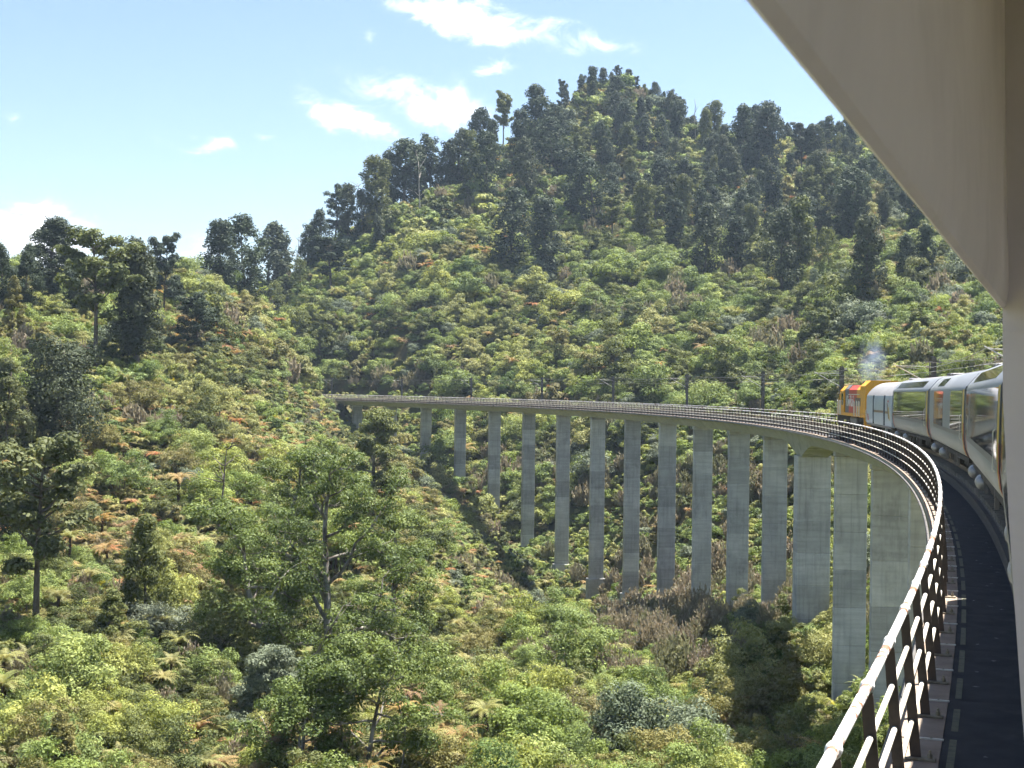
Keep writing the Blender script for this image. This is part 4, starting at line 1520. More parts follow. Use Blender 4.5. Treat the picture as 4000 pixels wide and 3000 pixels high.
def pier_name(px):
    k = min(PIERX, key=lambda q: abs(PIERX[q] - px))
    return ORD[k + 2] + ' pier from the left'


POOL = {'col': [tree_columnar(100 + i, 20, [3.7, 3.2, 4.2, 3.5, 3.9, 3.0, 3.7][i], [.12, .18, .08, .24, .10, .14, .28][i], mat=['podocarp', 'podocarp', 'podocarp', 'podolight', 'podocarp', 'podocarp', 'podocarp'][i]) for i in range(7)],
        'umb': [tree_umbrella(200 + i, 20, [4.0, 3.6, 4.4, 3.8][i], [.46, .38, .32, .52][i], mat=['podolight', 'podocarp', 'podocarp', 'podolight'][i]) for i in range(4)],
        'colnear': [tree_columnar(120 + i, 20, [4.0, 3.6, 3.5][i], [.06, .18, .26][i], leaf=.25, per=85, ncl=165) for i in range(3)],
        'mass': [tree_columnar(150 + i, 20, 6.5, .04, leaf=.27, per=95, ncl=210, mat='podocarp') for i in range(2)],
        'con': [tree_conic(300 + i, 10, [3.0, 2.8, 3.4][i], leaf=.13, per=150, ncl=100, mat=['podolight', 'olive', 'podolight'][i]) for i in range(3)],
        'rnd': [tree_columnar(140 + i, 20, 5.2, .10, leaf=.42, per=34, ncl=80, mat=['podolight', 'greygreen'][i]) for i in range(2)]}
TREES = []


def plant_tree(kind, var, P, H, label, cat='tree', group=None, wsc=1.0, rot=None, name='podocarp_tree', meshes=None, base=20.0, tilt=(0, 0)):
    tm, cm, bk = meshes if meshes else POOL[kind][var % len(POOL[kind])]
    root = empty(name, (P[0], P[1], P[2]))
    root.rotation_euler = (tilt[0], tilt[1], rr.uniform(0, 6.28) if rot is None else rot)
    s = H / base
    root.scale = (s * wsc, s * wsc, s)
    tag(root, label, cat, group)
    link('trunk', tm, bk, root)
    link('crown', cm, None, root)
    TREES.append((P[0], P[1], H * .12 * wsc))
    return root


def by_px(px, ytop, ybase):
    Q, D, ok = ground_hit(px, ybase)
    H = (ybase - ytop) * S / F * D
    return Q, D, H


# named trees: x, top, base, kind, variant, width factor, label
NAMED = [
    (104, 468, 655, 'colnear', 1, 1.5, 'dark ragged podocarp on the left skyline, standing before the white cloud'),
    (12, 530, 700, 'colnear', 0, 1.0, 'dense olive tree at the left edge, crown level with the cloud'),
    (48, 528, 690, 'colnear', 0, .9, 'dense olive tree second from the left edge below the ridge line'),
    (205, 510, 800, 'umb', 0, 1.25, 'bare trunked tree with tufted pads on the left hill, right of the white cloud'),
    (160, 585, 700, 'colnear', 1, 1.1, 'short dark tree on the left ridge between the ragged podocarp and the bare trunked tree'),
    (243, 580, 680, 'colnear', 2, 1.1, 'short dark round tree on the left ridge beside the tall twin topped podocarp'),
    (300, 520, 822, 'colnear', 2, 1.0, 'tall dark twin topped podocarp with a clothed trunk on the left hill'),
    (352, 515, 720, 'umb', 1, .85, 'leaning open crowned podocarp on the left ridge against the sky'),
    (385, 595, 690, 'colnear', 1, 1.1, 'low dark tree at the right end of the left ridge by the saddle'),
    (430, 645, 812, 'umb', 2, 1.35, 'pine shaped tree with bare straight trunk on the fern slope below the saddle'),
    (28, 598, 745, 'con', 1, .85, 'broad olive conical tree at the left edge below the ridge'),
    (150, 745, 845, 'rnd', 1, 1.2, 'grey green rounded tree on the left hill under the bare trunked tree'),
    (112, 750, 1010, 'mass', 0, 1.1, 'massive dark dense tree at the left, widest of the left hillside'),
    (10, 790, 1040, 'con', 0, 1.05, 'yellow olive dense tree at the left edge beside the massive dark tree'),
    (40, 1010, 1230, 'mass', 1, .8, 'dark dense tree at the left edge behind the thin straight pale trunk'),
    (78, 968, 1405, 'umb', 0, 1.2, 'tall tree with thin straight pale trunk at the lower left'),
    (310, 1118, 1405, 'con', 2, .85, 'shaggy olive conical tree in the lower left centre'),
    (240, 1285, 1450, 'con', 0, 1.2, 'low olive bushy tree left of the shaggy conical tree'),
    (130, 1545, 1770, 'con', 1, 1.1, 'golden olive bush tree at the bottom left corner'),
    (480, 480, 640, 'col', 0, 1.3, 'dark tree at the left foot of the far hill, beside the saddle'),
    (530, 465, 648, 'col', 2, 1.2, 'broad dark tree in the clump right of the saddle, second from left'),
    (575, 450, 640, 'col', 4, 1.25, 'broad dark tree in the clump right of the saddle, tallest of it'),
    (612, 470, 600, 'col', 5, 1.1, 'slim dark tree at the right of the clump by the saddle'),
    (590, 610, 700, 'rnd', 0, 1.0, 'dark green rounded tree below the clump right of the saddle'),
    (715, 515, 640, 'umb', 1, 1.6, 'dark flat crowned tree with bare trunk on the lower left of the far hill'),
    (722, 385, 520, 'umb', 2, 1.1, 'open crowned dark tree on the far ridge, above the flat crowned tree'),
    (752, 400, 530, 'col', 5, 1.0, 'narrow dark tree on the far ridge, left of the tallest ridge trees'),
    (815, 340, 500, 'col', 3, 1.2, 'dark tree with clothed trunk on the far ridge, left of the tall bare boled tree'),
    (872, 275, 440, 'col', 6, 1.35, 'tallest bare boled dark tree on the left shoulder of the far ridge'),
    (932, 280, 430, 'col', 1, 1.1, 'slim pointed dark tree on the far ridge, right of the tall bare boled tree'),
    (985, 278, 420, 'col', 4, 1.2, 'dark tree on the far ridge, third right of the tall bare boled tree'),
    (820, 465, 545, 'col', 1, 1.0, 'small dark tree alone on the slope below the far ridge'),
    (1035, 236, 390, 'col', 6, .9, 'dark tufted tree on the far ridge, left of the lone ball crowned tree'),
    (1086, 206, 350, 'umb', 3, .8, 'lone ball crowned tree on a thin stem on the far skyline'),
    (1048, 290, 445, 'col', 2, 1.1, 'broad dark tree just below the far ridge under the ball crowned tree'),
    (1150, 190, 350, 'col', 0, 1.2, 'dark tree on the far skyline at the left shoulder of the summit'),
    (1100, 405, 590, 'col', 4, 1.15, 'dark tree standing free on the mid slope, left of the darkest one'),
    (1180, 430, 618, 'col', 0, 1.1, 'darkest free standing podocarp on the mid slope below the summit'),
    (1200, 255, 400, 'col', 2, 1.4, 'broad dark tree below the left shoulder of the summit'),
    (1245, 330, 480, 'col', 5, 1.1, 'dark tree above the bracken gap, left of the broad twin crowned one'),
    (1285, 345, 495, 'col', 2, 1.3, 'broad twin crowned dark tree in the middle of the far slope'),
    (1322, 430, 548, 'umb', 3, 1.3, 'grey topped half dead tree on the mid slope'),
    (1392, 395, 545, 'col', 3, 1.0, 'olive topped tree at the lower forest edge, right of the grey topped tree'),
    (1455, 428, 555, 'col', 1, 1.15, 'dark tree at the lower forest edge, second right of the grey topped tree'),
    (1520, 440, 622, 'col', 4, 1.05, 'dark dense tree at the lower forest edge below the middle of the ridge'),
    (1590, 470, 618, 'col', 0, 1.15, 'dark round topped tree at the lower forest edge, beside the dense one'),
    (1690, 452, 662, 'col', 2, .95, 'tall dark tree reaching furthest down the slope at the right'),
    (1722, 430, 640, 'col', 3, .9, 'slim brown green tree touching the tall dark one at the right'),
    (1790, 495, 620, 'rnd', 0, .8, 'olive rounded tree right of the slim brown green tree'),
    (1760, 585, 700, 'rnd', 1, .62, 'small grey brown rounded tree alone above the locomotive'),
    (1872, 470, 690, 'col', 0, 1.0, 'darkest tall tree above the silver carriages'),
    (1845, 365, 545, 'col', 6, 1.1, 'narrow dark tree high on the right slope beside the bright gap'),
    (1965, 510, 645, 'col', 4, 1.0, 'dark tree right of the darkest one above the carriages'),
    (2005, 490, 640, 'col', 5, .95, 'dark tree furthest right on the slope, nearest the window frame'),
    (662, 480, 600, 'col', 1, 1.1, 'dark tree on the far ridge, right of the grey dead tree by the saddle'),
    (692, 455, 575, 'col', 4, 1.0, 'dark tree on the far ridge, left of the open crowned one'),
    (782, 410, 520, 'col', 2, .95, 'dark tree on the far ridge, right of the narrow one'),
    (842, 330, 480, 'col', 0, .9, 'dark tree on the far ridge close left of the tall bare boled one'),
    (905, 312, 450, 'col', 5, .9, 'dark tree on the far ridge close right of the tall bare boled one'),
    (960, 300, 430, 'col', 1, .95, 'short dark tree on the far ridge between the slim pointed and third trees'),
    (1012, 285, 415, 'col', 3, .9, 'olive tinged tree on the far ridge left of the tufted one'),
    (1062, 262, 400, 'col', 5, .8, 'thin dark tree on the far ridge close left of the ball crowned one'),
    (1120, 240, 380, 'col', 0, .95, 'dark tree on the far ridge close right of the ball crowned one'),
    (1140, 300, 440, 'col', 4, 1.0, 'dark tree below the ridge, right of the ball crowned one'),
    (650, 560, 660, 'rnd', 0, .8, 'dark rounded tree on the slope under the grey dead tree'),
    (1655, 222, 400, 'col', 6, 1.0, 'highest dark tree on the skyline right of the summit'),
    (1610, 232, 400, 'col', 0, 1.0, 'second dark tree on the skyline right of the summit'),
    (1242, 962, 1030, 'col', 2, 1.2, 'dark tree half hidden behind the seventh pier'),
    (1210, 1010, 1110, 'rnd', 0, .5, 'small dark green tree between the sixth and seventh piers'),
]
for (px, yt, yb, kd, var, wsc, lab) in NAMED:
    Q, D, H = by_px(px, yt, yb)
    base = 10.0 if kd == 'con' else 20.0
    plant_tree(kd, var, Q, H * 1.02, lab, wsc=wsc * (1.0 if kd != 'con' else 1.0), base=base, name={'con': 'conical_tree', 'rnd': 'round_tree', 'umb': 'bare_trunk_tree'}.get(kd, 'podocarp_tree'))

for px, py, H, wsc, lab in ((640, 775, 15.0, 1.25, 'broad dark rounded tree in the gully left of the viaduct end'), (690, 790, 11.0, 1.1, 'smaller dark rounded tree in the gully behind the viaduct end')):
    Q, D, ok = ground_hit(px, py, 392)
    plant_tree('rnd', 0, Q, H, lab, wsc=wsc, name='round_tree')

# the closed forest high on the far hill
forest = []
g = np.random.default_rng(21)
POLY = [(1150, 300), (1210, 235), (1300, 200), (1420, 225), (1480, 285), (1600, 290), (1830, 280), (1900, 330), (1960, 430), (1990, 520), (1900, 520), (1840, 480), (1780, 560), (1720, 560), (1640, 560), (1560, 520), (1470, 500), (1400, 480), (1330, 450), (1290, 430), (1230, 430), (1190, 380)]


def inside(x, y):
    c = False
    j = len(POLY) - 1
    for i in range(len(POLY)):
        xi, yi = POLY[i]
        xj, yj = POLY[j]
        if (yi > y) != (yj > y) and x < (xj - xi) * (y - yi) / (yj - yi) + xi:
            c = not c
        j = i
    return c


tries = 0
while len(forest) < 175 and tries < 6000:
    tries += 1
    px, py = g.uniform(1140, 2000), g.uniform(195, 565)
    if not inside(px, py) or (1270 < px < 1330 and 300 < py < 345):
        continue
    Q, D, ok = ground_hit(px, py + 25)
    if not ok:
        continue
    if any((Q[0] - t[0]) ** 2 + (Q[1] - t[1]) ** 2 < 4.3 ** 2 for t in forest) or any((Q[0] - t[0]) ** 2 + (Q[1] - t[1]) ** 2 < 4.5 ** 2 for t in TREES):
        continue
    forest.append((Q[0], Q[1], Q[2], px, py))
# trees right along the summit skyline
for px in list(np.arange(1222, 1480, 19)) + list(np.arange(1500, 1840, 21)):
    best = None
    for py in range(150, 420, 4):
        Q, D, ok = ground_hit(px, py)
        if ok:
            best = Q
            break
    if best is not None:
        forest.append((best[0], best[1], best[2], px, py - 1000))
forest.sort(key=lambda t: t[3])
cols = {}
for t in forest:
    cols.setdefault(int((t[3] - 1140) // 44), []).append(t)
REF = ['left shoulder of the summit', 'summit crown', 'right shoulder of the summit']
for ci, lst in cols.items():
    lst.sort(key=lambda t: t[4])
    xm = 1140 + ci * 44 + 22
    if xm < 1240:
        where = 'left of the summit'
    elif xm < 1480:
        where = 'under the summit'
    else:
        where = 'right of the summit'
    for i, t in enumerate(lst):
        H = g.choice([10, 12, 14, 16, 19]) * g.uniform(.9, 1.1) * ((0.85 if 1230 < t[3] < 1420 else .65) if t[4] < -100 else 1.0)
        lab = 'dark podocarp %s, %s down in forest column above the %s' % (where, ORD[min(i, 48)], pier_name(xm)) if xm < PIERX[13] else \
            'dark podocarp, %s down in a forest column %s' % (ORD[min(i, 48)], ('above the carriages' if xm < 1990 else 'by the window frame'))
        if xm < PIERX[13]:
            half = 'left' if (xm - PIERX[min(PIERX, key=lambda q: abs(PIERX[q] - xm))]) < 0 else 'right'
            lab = 'dark forest podocarp, %s from top, a little %s of the %s' % (ORD[min(i, 48)], half, pier_name(xm).replace(' from the left', ''))
        kd = 'umb' if g.uniform() < .16 else ('rnd' if g.uniform() < .07 else 'col')
        plant_tree(kd, int(g.integers(0, 7)), t[:3], H * (1.0 if kd != 'rnd' else .75), lab, wsc=g.uniform(.75, 1.2) * (1.0 if kd != 'rnd' else .75), tilt=(g.normal(0, .035), g.normal(0, .035)), group='podocarp trees in the far hill forest')

# the old spreading trees in the left foreground
for px, yt, yb, seed, w, lean, nb, cr, mt, lab in [
        (735, 965, 1490, 401, 13.5, (-.10, 0), 19, 1.35, 'bigleaf', 'great spreading tree with pale forking limbs in the centre foreground'),
        (640, 1075, 1490, 402, 9.5, (-.45, .1), 13, 1.35, 'bigleaf', 'dark leaning trunked tree left of the great spreading tree'),
        (600, 960, 1330, 406, 7.5, (.05, 0), 14, 1.35, 'bigleaf', 'upright leafy tree behind and left of the great spreading tree'),
        (840, 1080, 1440, 407, 7.5, (.05, 0), 12, 1.3, 'bigleaf', 'leafy tree touching the right side of the great spreading tree'),
        (800, 880, 1160, 413, 6.0, (0, 0), 18, 1.15, 'podolight', 'tall twisted thin tree standing in front of the second pier'),
        (790, 1370, 1730, 404, 10.5, (-.15, 0), 13, 1.15, 'bigleaf', 'low dark spreading tree at the bottom centre below the great tree'),
        (660, 1410, 1720, 408, 9.0, (.1, 0), 12, 1.1, 'bigleaf', 'dark leafy tree at the bottom, next left of the low spreading one'),
        (555, 1400, 1600, 405, 5.0, (.1, 0), 11, .95, 'greygreen', 'dark blue green round tree at the bottom, left of the leafy trees')]:
    Q, D, H = by_px(px, yt, yb)
    tm, cm, bk, zt = tree_old(seed, H, w=w, lean=lean, nb=nb, cr=cr, leaf=.15 if D < 190 else .2, per=115 if D < 190 else 70, mat=mt, low=.14 if seed != 413 else .3)
    plant_tree(None, 0, Q, H, lab, meshes=(tm, cm, bk), base=zt, rot=0.0, name='spreading_tree')

# dead snags
for px, yt, yb, seed, lab in [(472, 975, 1195, 1, 'bare forked dead tree among ferns on the left slope'), (270, 1003, 1085, 2, 'short broken dark stump on the left slope'), (640, 448, 560, 3, 'grey dead tree against the sky right of the saddle clump'),
                              (1502, 215, 320, 4, 'thin dead tree on the skyline right of the summit'), (778, 380, 480, 5, 'pale dead tree on the far ridge'), (905, 350, 470, 6, 'pale dead bole on the far ridge between two dark trees')]:
    Q, D, H = by_px(px, yt, yb)
    root = empty('dead_tree', Q.tolist())
    tag(root, lab, 'dead tree', 'dead trees')
    link('trunk', snag(500 + seed, H, .011 * H + .07, 3 if seed == 2 else 7), MT['bark'] if seed in (1, 2) else MT['deadwood'], root)

# ------------------------------------------------------------------ shrubland: prototypes
protos = bpy.data.collections.new('shrub_forms')
SPEC, PIDX = {}, [0]


def proto(species, me):
    o = bpy.data.objects.new('form_%03d' % PIDX[0], me)
    protos.objects.link(o)
    SPEC.setdefault(species, []).append(PIDX[0])
    PIDX[0] += 1


def lod(sp, fn):
    for q in ('far', 'near'):
        fn(sp + '_' + q, q == 'near')


def shrubs(species, mat, n, w, h, seed, cr=.42, rag=.3, far=(16, 62, .215), near=(24, 150, .105)):
    for q, (nc, per, size) in (('far', far), ('near', near)):
        for i in range(n):
            proto(species + '_' + q, shrub_mesh('foliage', MT[mat], seed + i, w * (1 + .15 * (i - 1)), h * (1 + .18 * ((i * 7) % 3 - 1)), nc, per, size, rag, cr))


shrubs('green', 'green', 4, 1.7, 2.6, 600)
shrubs('lime', 'lime', 4, 1.6, 2.2, 620, .40)
shrubs('grey', 'greygreen', 3, 1.8, 2.5, 640, .46, .15)
shrubs('olive', 'olive', 3, 1.4, 2.8, 660, .36, .4)
shrubs('dark', 'podolight', 3, 1.5, 3.4, 680, .38, .4)
for i, (sp_, mt_, cr_, rg_) in enumerate((('green', 'green', .30, .25), ('lime', 'lime', .30, .3), ('grey', 'greygreen', .34, .1), ('olive', 'olive', .28, .35), ('dark', 'podolight', .28, .35))):
    for k_ in range(2):
        proto(sp_ + '_big', shrub_mesh('foliage', MT[mt_], 900 + 10 * i + k_, 1.65, 2.5 + .4 * k_, 46, 135, .062, rg_, cr_))
for q, n, sz in (('far', 60, .18), ('near', 130, .10)):
    for i in range(3):
        proto('heath_' + q, heath_mesh('foliage', MT['brown'], 700 + i, 1.3, 3.0 + .4 * i, n, sz))
for q, n in (('far', 13), ('near', 17)):
    for i in range(3):
        proto('fern_' + q, fern_crown('fronds', MT['fern'], 720 + i, n + 4, droop=1.9, el=.95, wid=.30))
        proto('fernbrown_' + q, fern_crown('fronds', MT['fernbrown'], 730 + i, n, droop=1.8, el=.8))
    proto('fernyellow_' + q, fern_crown('fronds', MT['fernyellow'], 745, 10, 1.4, .9, 1.0, .26))
for q in ('far', 'near'):
    for i in range(2):
        proto('flax_' + q, flax_mesh('blades', MT['flax'], 750 + i))
PROTO_MESH = [o.data for o in sorted(protos.objects, key=lambda o: o.name)]

# ------------------------------------------------------------------ where the plants stand
g = np.random.default_rng(99)
cand = []
d = 84.0
while d < 640:
    sp = 1.45 if d < 150 else (1.8 if d < 230 else (2.3 if d < 340 else 2.9))
    half = d * .365 * 1.28 + 6
    ls = np.arange(-half, half, sp)
    ls = ls + g.uniform(-.45, .45, len(ls)) * sp
    cand.append(np.stack([ls, d + g.uniform(-.45, .45, len(ls)) * sp], 1))
    d += sp
cand = np.concatenate(cand)
gz = ground_ld(cand[:, 0], cand[:, 1])
PW = ld2w(cand[:, 0], cand[:, 1], gz)
pp = proj(PW + np.array([0, 0, 1.5]))
# keep off the trackbed, the pier shafts and the far side of the crests
rad_off = R - np.hypot(PW[:, 0] + R, PW[:, 1])
Lq = np.arctan2(PW[:, 1], PW[:, 0] + R) * R
bad = (np.abs(rad_off) < 4.0) & (Lq > 416)
bad |= (np.abs(rad_off) < 3.4) & (gz > -4.5)
for k in range(-2, 20):
    P = T(PL0 - SPAN * k)
    bad |= np.hypot(PW[:, 0] - P[0], PW[:, 1] - P[1]) < 1.9
# hidden behind a crest: march the line of sight on a coarse terrain
vis = np.ones(len(PW), bool)
eye = CAM[None]
tgt = PW + np.array([0, 0, 4.0])
for t in np.linspace(.35, .985, 28):
    q = eye + (tgt - eye) * t
    ql, qd = (q - CAM) @ _r, (q - CAM) @ fh
    ii = np.clip(np.searchsorted(gl, ql), 0, nx - 1)
    jj = np.clip(np.searchsorted(gd, qd), 0, ny - 1)
    vis &= q[:, 2] > GZ.reshape(ny, nx)[jj, ii] - 9.0
keep = vis & ~bad & (pp[:, 1] < 1900)
PW, pp, gz, cand, Lq, rad_off = PW[keep], pp[keep], gz[keep], cand[keep], Lq[keep], rad_off[keep]
n = len(PW)
n1, n2, n3, n4 = (vnoise(cand[:, 0], cand[:, 1], s, i) for i, s in ((11, 16), (12, 22), (13, 12), (14, 30)))
px, py, dd = pp[:, 0], pp[:, 1], pp[:, 2]
left = (1 - smst(px, 780, 1120)) * (dd < 335) * smst(py, 600, 760)
left = np.maximum(left, (rad_off > 10) * (1 - smst(px, 1000, 1150)) * (dd < 300))
far = dd > 300
valley = (dd < 300) & (left < .5)
SPN = ['green', 'lime', 'grey', 'olive', 'dark', 'heath', 'fern', 'fernbrown', 'fernyellow', 'flax']
Wt = np.zeros((n, len(SPN)))
Wt[:, 0] = .34 + .5 * (n1 - .5)
Wt[:, 1] = .26 + .6 * (n2 - .5)
Wt[:, 2] = .065 + .30 * (n3 - .5)
Wt[:, 3] = .09 + .2 * (n4 - .5)
Wt[:, 4] = .10 + .3 * (n3 - .5) + .18 * far * (n1 > .58)
Wt[:, 5] = .04 + .06 * (n2 < .35)
Wt[:, 6] = .07
Wt[:, 7] = .09 + .22 * (n4 - .5)
Wt[:, 8] = .006
Wt[:, 9] = 0.002
# fern-covered left slope
Wt[:, 6] += left * (.24 + .5 * (n1 - .5))
Wt[:, 7] += left * (.22 + .8 * (n4 - .5)) * (py > 640)
Wt[:, 8] += left * .02
Wt[:, 0] -= left * .12
Wt[:, 1] -= left * .12
Wt[:, 3] += left * .08
Wt[:, 4] += left * .07
Wt[:, 2] -= left * .05
# heath patches round the pier feet and in the mid valley
hp = np.exp(-((px - 1500) / 330) ** 2 - ((py - 1300) / 60) ** 2) * .30 + np.exp(-((px - 1440) / 130) ** 2 - ((py - 1400) / 90) ** 2) * .9 + np.exp(-((px - 1080) / 120) ** 2 - ((py - 1000) / 40) ** 2) * 1.2 + np.exp(-((px - 1500) / 420) ** 2 - ((py - 1045) / 28) ** 2) * .9 + np.exp(-((px - 820) / 160) ** 2 - ((py - 828) / 18) ** 2) * 1.1
Wt[:, 5] += hp * (.2 + .7 * (n3 > .45))
Wt[:, 9] += .9 * np.exp(-((px - 1850) / 60) ** 2 - ((py - 1590) / 60) ** 2) + .5 * np.exp(-((px - 1480) / 60) ** 2 - ((py - 1590) / 25) ** 2) + .5 * np.exp(-((px - 1680) / 50) ** 2 - ((py - 1620) / 60) ** 2)
Wt = np.clip(Wt, 0, None) ** 1.5
cs = np.cumsum(Wt / Wt.sum(1, keepdims=True), 1)
spi = (g.uniform(0, 1, (n, 1)) > cs).sum(1).clip(0, len(SPN) - 1)
near = dd < 185
_q = g.uniform(0, 1, n)
scl = g.uniform(.6, 1.1, n) * np.where(_q < .05, 2.0, np.where(_q < .17, 1.5, 1.0))
scl = np.where((spi >= 6) & (spi <= 8), np.minimum(scl, 1.35), scl)
scl = np.where((spi == 5) | (spi == 9), np.clip(scl * 1.15, .8, 1.5), scl)
front = (px > 480) & (px < 930) & (py > 1230) & (py < 1520)
scl = np.where(front, np.minimum(scl, .8), scl)
hz_ = (np.abs(px - 1440) < 150) & (np.abs(py - 1400) < 100)
scl = np.where(hz_ & (spi != 5), np.minimum(scl, .8), scl)
feet = (px > 960) & (px < 1780) & (py > 1000) & (py < 1345) & (dd < 300)
scl = np.where(feet & (spi != 5), np.minimum(scl, .85) * .85, scl)
abut = (px > 600) & (px < 960) & (py > 830) & (py < 985)
scl = np.where(abut, np.minimum(scl, .6), scl)
scl = np.where(far, scl * 1.6, np.where(near, scl * 1.05, scl * 1.15))
for k in range(-2, 20):
    P = T(PL0 - SPAN * k)
    q_ = np.hypot(PW[:, 0] - P[0], PW[:, 1] - P[1])
    scl = np.where(q_ < 5.0, np.minimum(scl, np.maximum(.45, (q_ - 1.2) / 2.6)), scl)
pid = np.zeros(n, np.int32)
for i, sp in enumerate(SPN):
    for q, mk in (('near', near), ('far', ~near)):
        m_ = (spi == i) & mk
        pid[m_] = g.choice(SPEC[sp + '_' + q], m_.sum())
for i, sp in enumerate(SPN):
    if sp + '_big' in SPEC:
        m_ = (spi == i) & (scl > 1.25) & (dd < 240)
        pid[m_] = g.choice(SPEC[sp + '_big'], m_.sum())
        m_ = (spi == i) & (scl > 1.3) & (dd >= 240) & (dd < 470)
        pid[m_] = g.choice(SPEC[sp + '_near'], m_.sum())
isfern = (spi >= 6) & (spi <= 8)
fern_h = np.where(isfern, g.uniform(.8, 2.6, n), 0.0)
rotz = g.uniform(0, 6.28, n)
tx, ty = g.normal(0, .10, n), g.normal(0, .10, n)

# tree ferns that show largest stand as single things, the rest are part of the shrubland
inframe = (px > -30) & (px < 1890) & (py > 560) & (py < 1700)
# visible tree ferns: favour the left slope and the near ground
score = np.where(isfern & inframe, scl / dd * (1 + 1.0 * (left > .4)), 0)
order = np.argsort(-score)
pick = order[:230]
# big near shrubs as single things
sscore = np.where(~isfern & inframe & ~front & ~feet & ~abut & (scl > .9) & (dd < 240), scl / dd * (1 + .3 * g.uniform(0, 1, n)), 0)
ssel = []
for i in np.argsort(-sscore):
    if all((PW[i, 0] - PW[j, 0]) ** 2 + (PW[i, 1] - PW[j, 1]) ** 2 > 4.2 ** 2 for j in ssel):
        ssel.append(i)
    if len(ssel) >= 200:
        break
single = np.zeros(n, bool)
single[pick] = True
single[np.array(ssel)] = True

COLN = [(0, 140, 'by the left edge'), (140, 300, 'under the tall twin topped podocarp'), (300, 440, 'under the pine shaped tree'), (440, 560, 'under the dead forked tree'), (560, 700, 'left of the great spreading tree'), (700, 880, 'in line with the great spreading tree')]


def where_of(x):
    for a, b, s in COLN:
        if a <= x < b or (x < 0 and a == 0):
            return s
    if x < PIERX[13] + 40:
        return 'in line with the ' + pier_name(x).replace(' from the left', '')
    return 'beside the near railing'


ftm = MB()
_g = np.random.default_rng(5)
limb(ftm, _g, (0, 0, -.8), (0, 0, 1), 1.85, .13, .10, 4, .03, 7)
fern_trunk = ftm.mesh('trunk', True)
FR = {}
for nm, mt, dr, e0 in (('fern', 'fern', 1.9, .95), ('fernbrown', 'fernbrown', 1.8, .8), ('fernyellow', 'fernyellow', .9, 1.0)):
    FR[nm] = []
    for q in range(2):
        V, Q = frond(np.random.default_rng(q), 1.75, 0.0, e0 * (1.1 - .3 * q), dr * (.9 + .2 * q), .34, 15)
        FR[nm].append(fast_mesh('frond', V, Q, np.full(len(Q), .35 + .3 * q), MT[mt]))
kinds = {'fern': 'green tree fern', 'fernbrown': 'rust brown tree fern', 'fernyellow': 'yellow tree fern'}
buck = {}
for i in pick:
    buck.setdefault((SPN[spi[i]], where_of(px[i])), []).append(i)
near_f = set(sorted(pick.tolist(), key=lambda i: dd[i] / scl[i])[:22])
for (sp, wh), lst in buck.items():
    lst.sort(key=lambda i: -py[i])
    for r_, i in enumerate(lst):
        th = 1.0 * fern_h[i]
        root = empty('tree_fern', PW[i].tolist())
        s = float(scl[i]) * (1.25 if dd[i] > 180 else 1.05)
        root.scale = (s, s, s)
        root.rotation_euler = (float(tx[i]), float(ty[i]), float(rotz[i]))
        lab = '%s %s, %s' % (kinds[sp], wh, ('lowest in view' if r_ == 0 else ORD[min(r_, 48)] + ' from the bottom'))
        if len(lst) == 1:
            lab = 'only %s standing %s' % (kinds[sp], wh)
        tag(root, lab, 'tree fern', 'tree ferns on the slopes')
        t = link('trunk', fern_trunk, MT['ferntrunk'], root)
        t.scale = (1, 1, max(.6, th))
        zc = max(.6, th) * 1.03
        if i in near_f:
            nf = 14
            for k in range(nf):
                fo = link('frond', FR[sp][k % 2], None, root)
                fo.location = (0, 0, zc)
                fo.rotation_euler = (_g.normal(0, .08), _g.normal(0, .14), 2 * math.pi * k / nf + _g.uniform(-.15, .15))
                q = _g.uniform(.85, 1.15)
                fo.scale = (q, q, q)
        else:
            c = link('crown', PROTO_MESH[pid[i]], None, root)
            c.location = (0, 0, zc)
words_ = {'green': 'bright green leafy shrub', 'lime': 'yellow green shrub', 'grey': 'grey green rounded shrub', 'olive': 'olive twiggy shrub', 'dark': 'dark green upright shrub', 'heath': 'brown heath bush', 'flax': 'flax clump with arching blades'}
stem_me = MB()
for k in range(4):
    a = k * 1.6 + .3
    limb(stem_me, _g, (0, 0, -.5), (math.cos(a) * .45, math.sin(a) * .45, 1), 2.1, .05, .018, 4, .12, 5)
stem_me = stem_me.mesh('stem', True)
buck = {}
for i in ssel:
    buck.setdefault((SPN[spi[i]], where_of(px[i])), []).append(i)
for (sp, wh), lst in buck.items():
    lst.sort(key=lambda i: -py[i])
    for r_, i in enumerate(lst):
        nm = {'heath': 'heath_bush', 'flax': 'flax_clump'}.get(sp, 'shrub')
        root = empty(nm, PW[i].tolist())
        s = float(scl[i]) * (1.2 if sp not in ('heath', 'flax') else 1.0)
        if sp + '_big' in SPEC and dd[i] < 240:
            pid[i] = SPEC[sp + '_big'][i % 2]
        root.scale = (s, s, s)
        root.rotation_euler = (float(tx[i]) * .5, float(ty[i]) * .5, float(rotz[i]))
        lab = '%s %s, %s' % (words_[sp], wh, ('lowest in view' if r_ == 0 else ORD[min(r_, 48)] + ' from the bottom'))
        if len(lst) == 1:
            lab = 'only large %s standing %s' % (words_[sp], wh)
        tag(root, lab, 'flax' if sp == 'flax' else 'shrub', 'large shrubs on the valley floor and slopes')
        link('foliage' if sp != 'flax' else 'blades', PROTO_MESH[pid[i]], None, root)
        if sp != 'flax':
            link('stem', stem_me, MT['bark'], root)

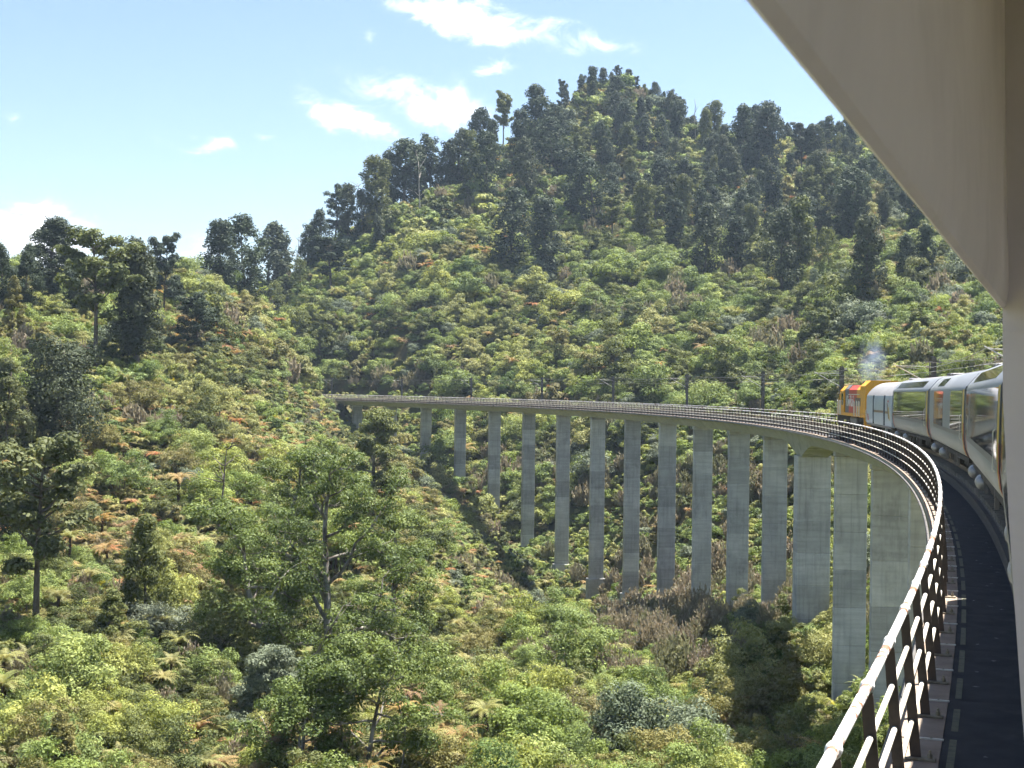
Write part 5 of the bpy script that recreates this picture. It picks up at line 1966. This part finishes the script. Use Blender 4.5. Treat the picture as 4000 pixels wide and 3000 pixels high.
# everything else: one shrubland
rest = ~single
Z = PW[rest].copy()
Z[:, 2] += np.where(isfern[rest], fern_h[rest] * scl[rest], 0.0) - .1
vm = bpy.data.meshes.new('shrubland')
vm.from_pydata(Z.tolist(), [], [])
a = vm.attributes.new('pid', 'INT', 'POINT')
a.data.foreach_set('value', pid[rest].astype(np.int32))
a = vm.attributes.new('rot', 'FLOAT_VECTOR', 'POINT')
a.data.foreach_set('vector', np.stack([tx[rest], ty[rest], rotz[rest]], 1).astype(np.float32).ravel())
a = vm.attributes.new('scl', 'FLOAT', 'POINT')
a.data.foreach_set('value', scl[rest].astype(np.float32))
so = link('shrubland', vm, None)
tag(so, 'dense green, lime and rust shrubs and ferns covering the valley and hillsides', 'shrubland', kind='stuff')
ng = bpy.data.node_groups.new('scatter', 'GeometryNodeTree')
ng.interface.new_socket('Geometry', in_out='INPUT', socket_type='NodeSocketGeometry')
ng.interface.new_socket('Geometry', in_out='OUTPUT', socket_type='NodeSocketGeometry')
gi, go = ng.nodes.new('NodeGroupInput'), ng.nodes.new('NodeGroupOutput')
ci = ng.nodes.new('GeometryNodeCollectionInfo')
ci.inputs[0].default_value = protos
ci.inputs['Separate Children'].default_value = True
ci.inputs['Reset Children'].default_value = True
iop = ng.nodes.new('GeometryNodeInstanceOnPoints')
iop.inputs['Pick Instance'].default_value = True


def named(nm, ty_):
    q = ng.nodes.new('GeometryNodeInputNamedAttribute')
    q.data_type = ty_
    q.inputs[0].default_value = nm
    return q.outputs[0]


e2r = ng.nodes.new('FunctionNodeEulerToRotation')
ng.links.new(named('rot', 'FLOAT_VECTOR'), e2r.inputs[0])
ng.links.new(gi.outputs[0], iop.inputs['Points'])
ng.links.new(ci.outputs[0], iop.inputs['Instance'])
ng.links.new(named('pid', 'INT'), iop.inputs['Instance Index'])
ng.links.new(e2r.outputs[0], iop.inputs['Rotation'])
ng.links.new(named('scl', 'FLOAT'), iop.inputs['Scale'])
ng.links.new(iop.outputs[0], go.inputs[0])
mod = so.modifiers.new('scatter', 'NODES')
mod.node_group = ng
print('plants', n, 'singles', int(single.sum()), 'forest', len(forest))
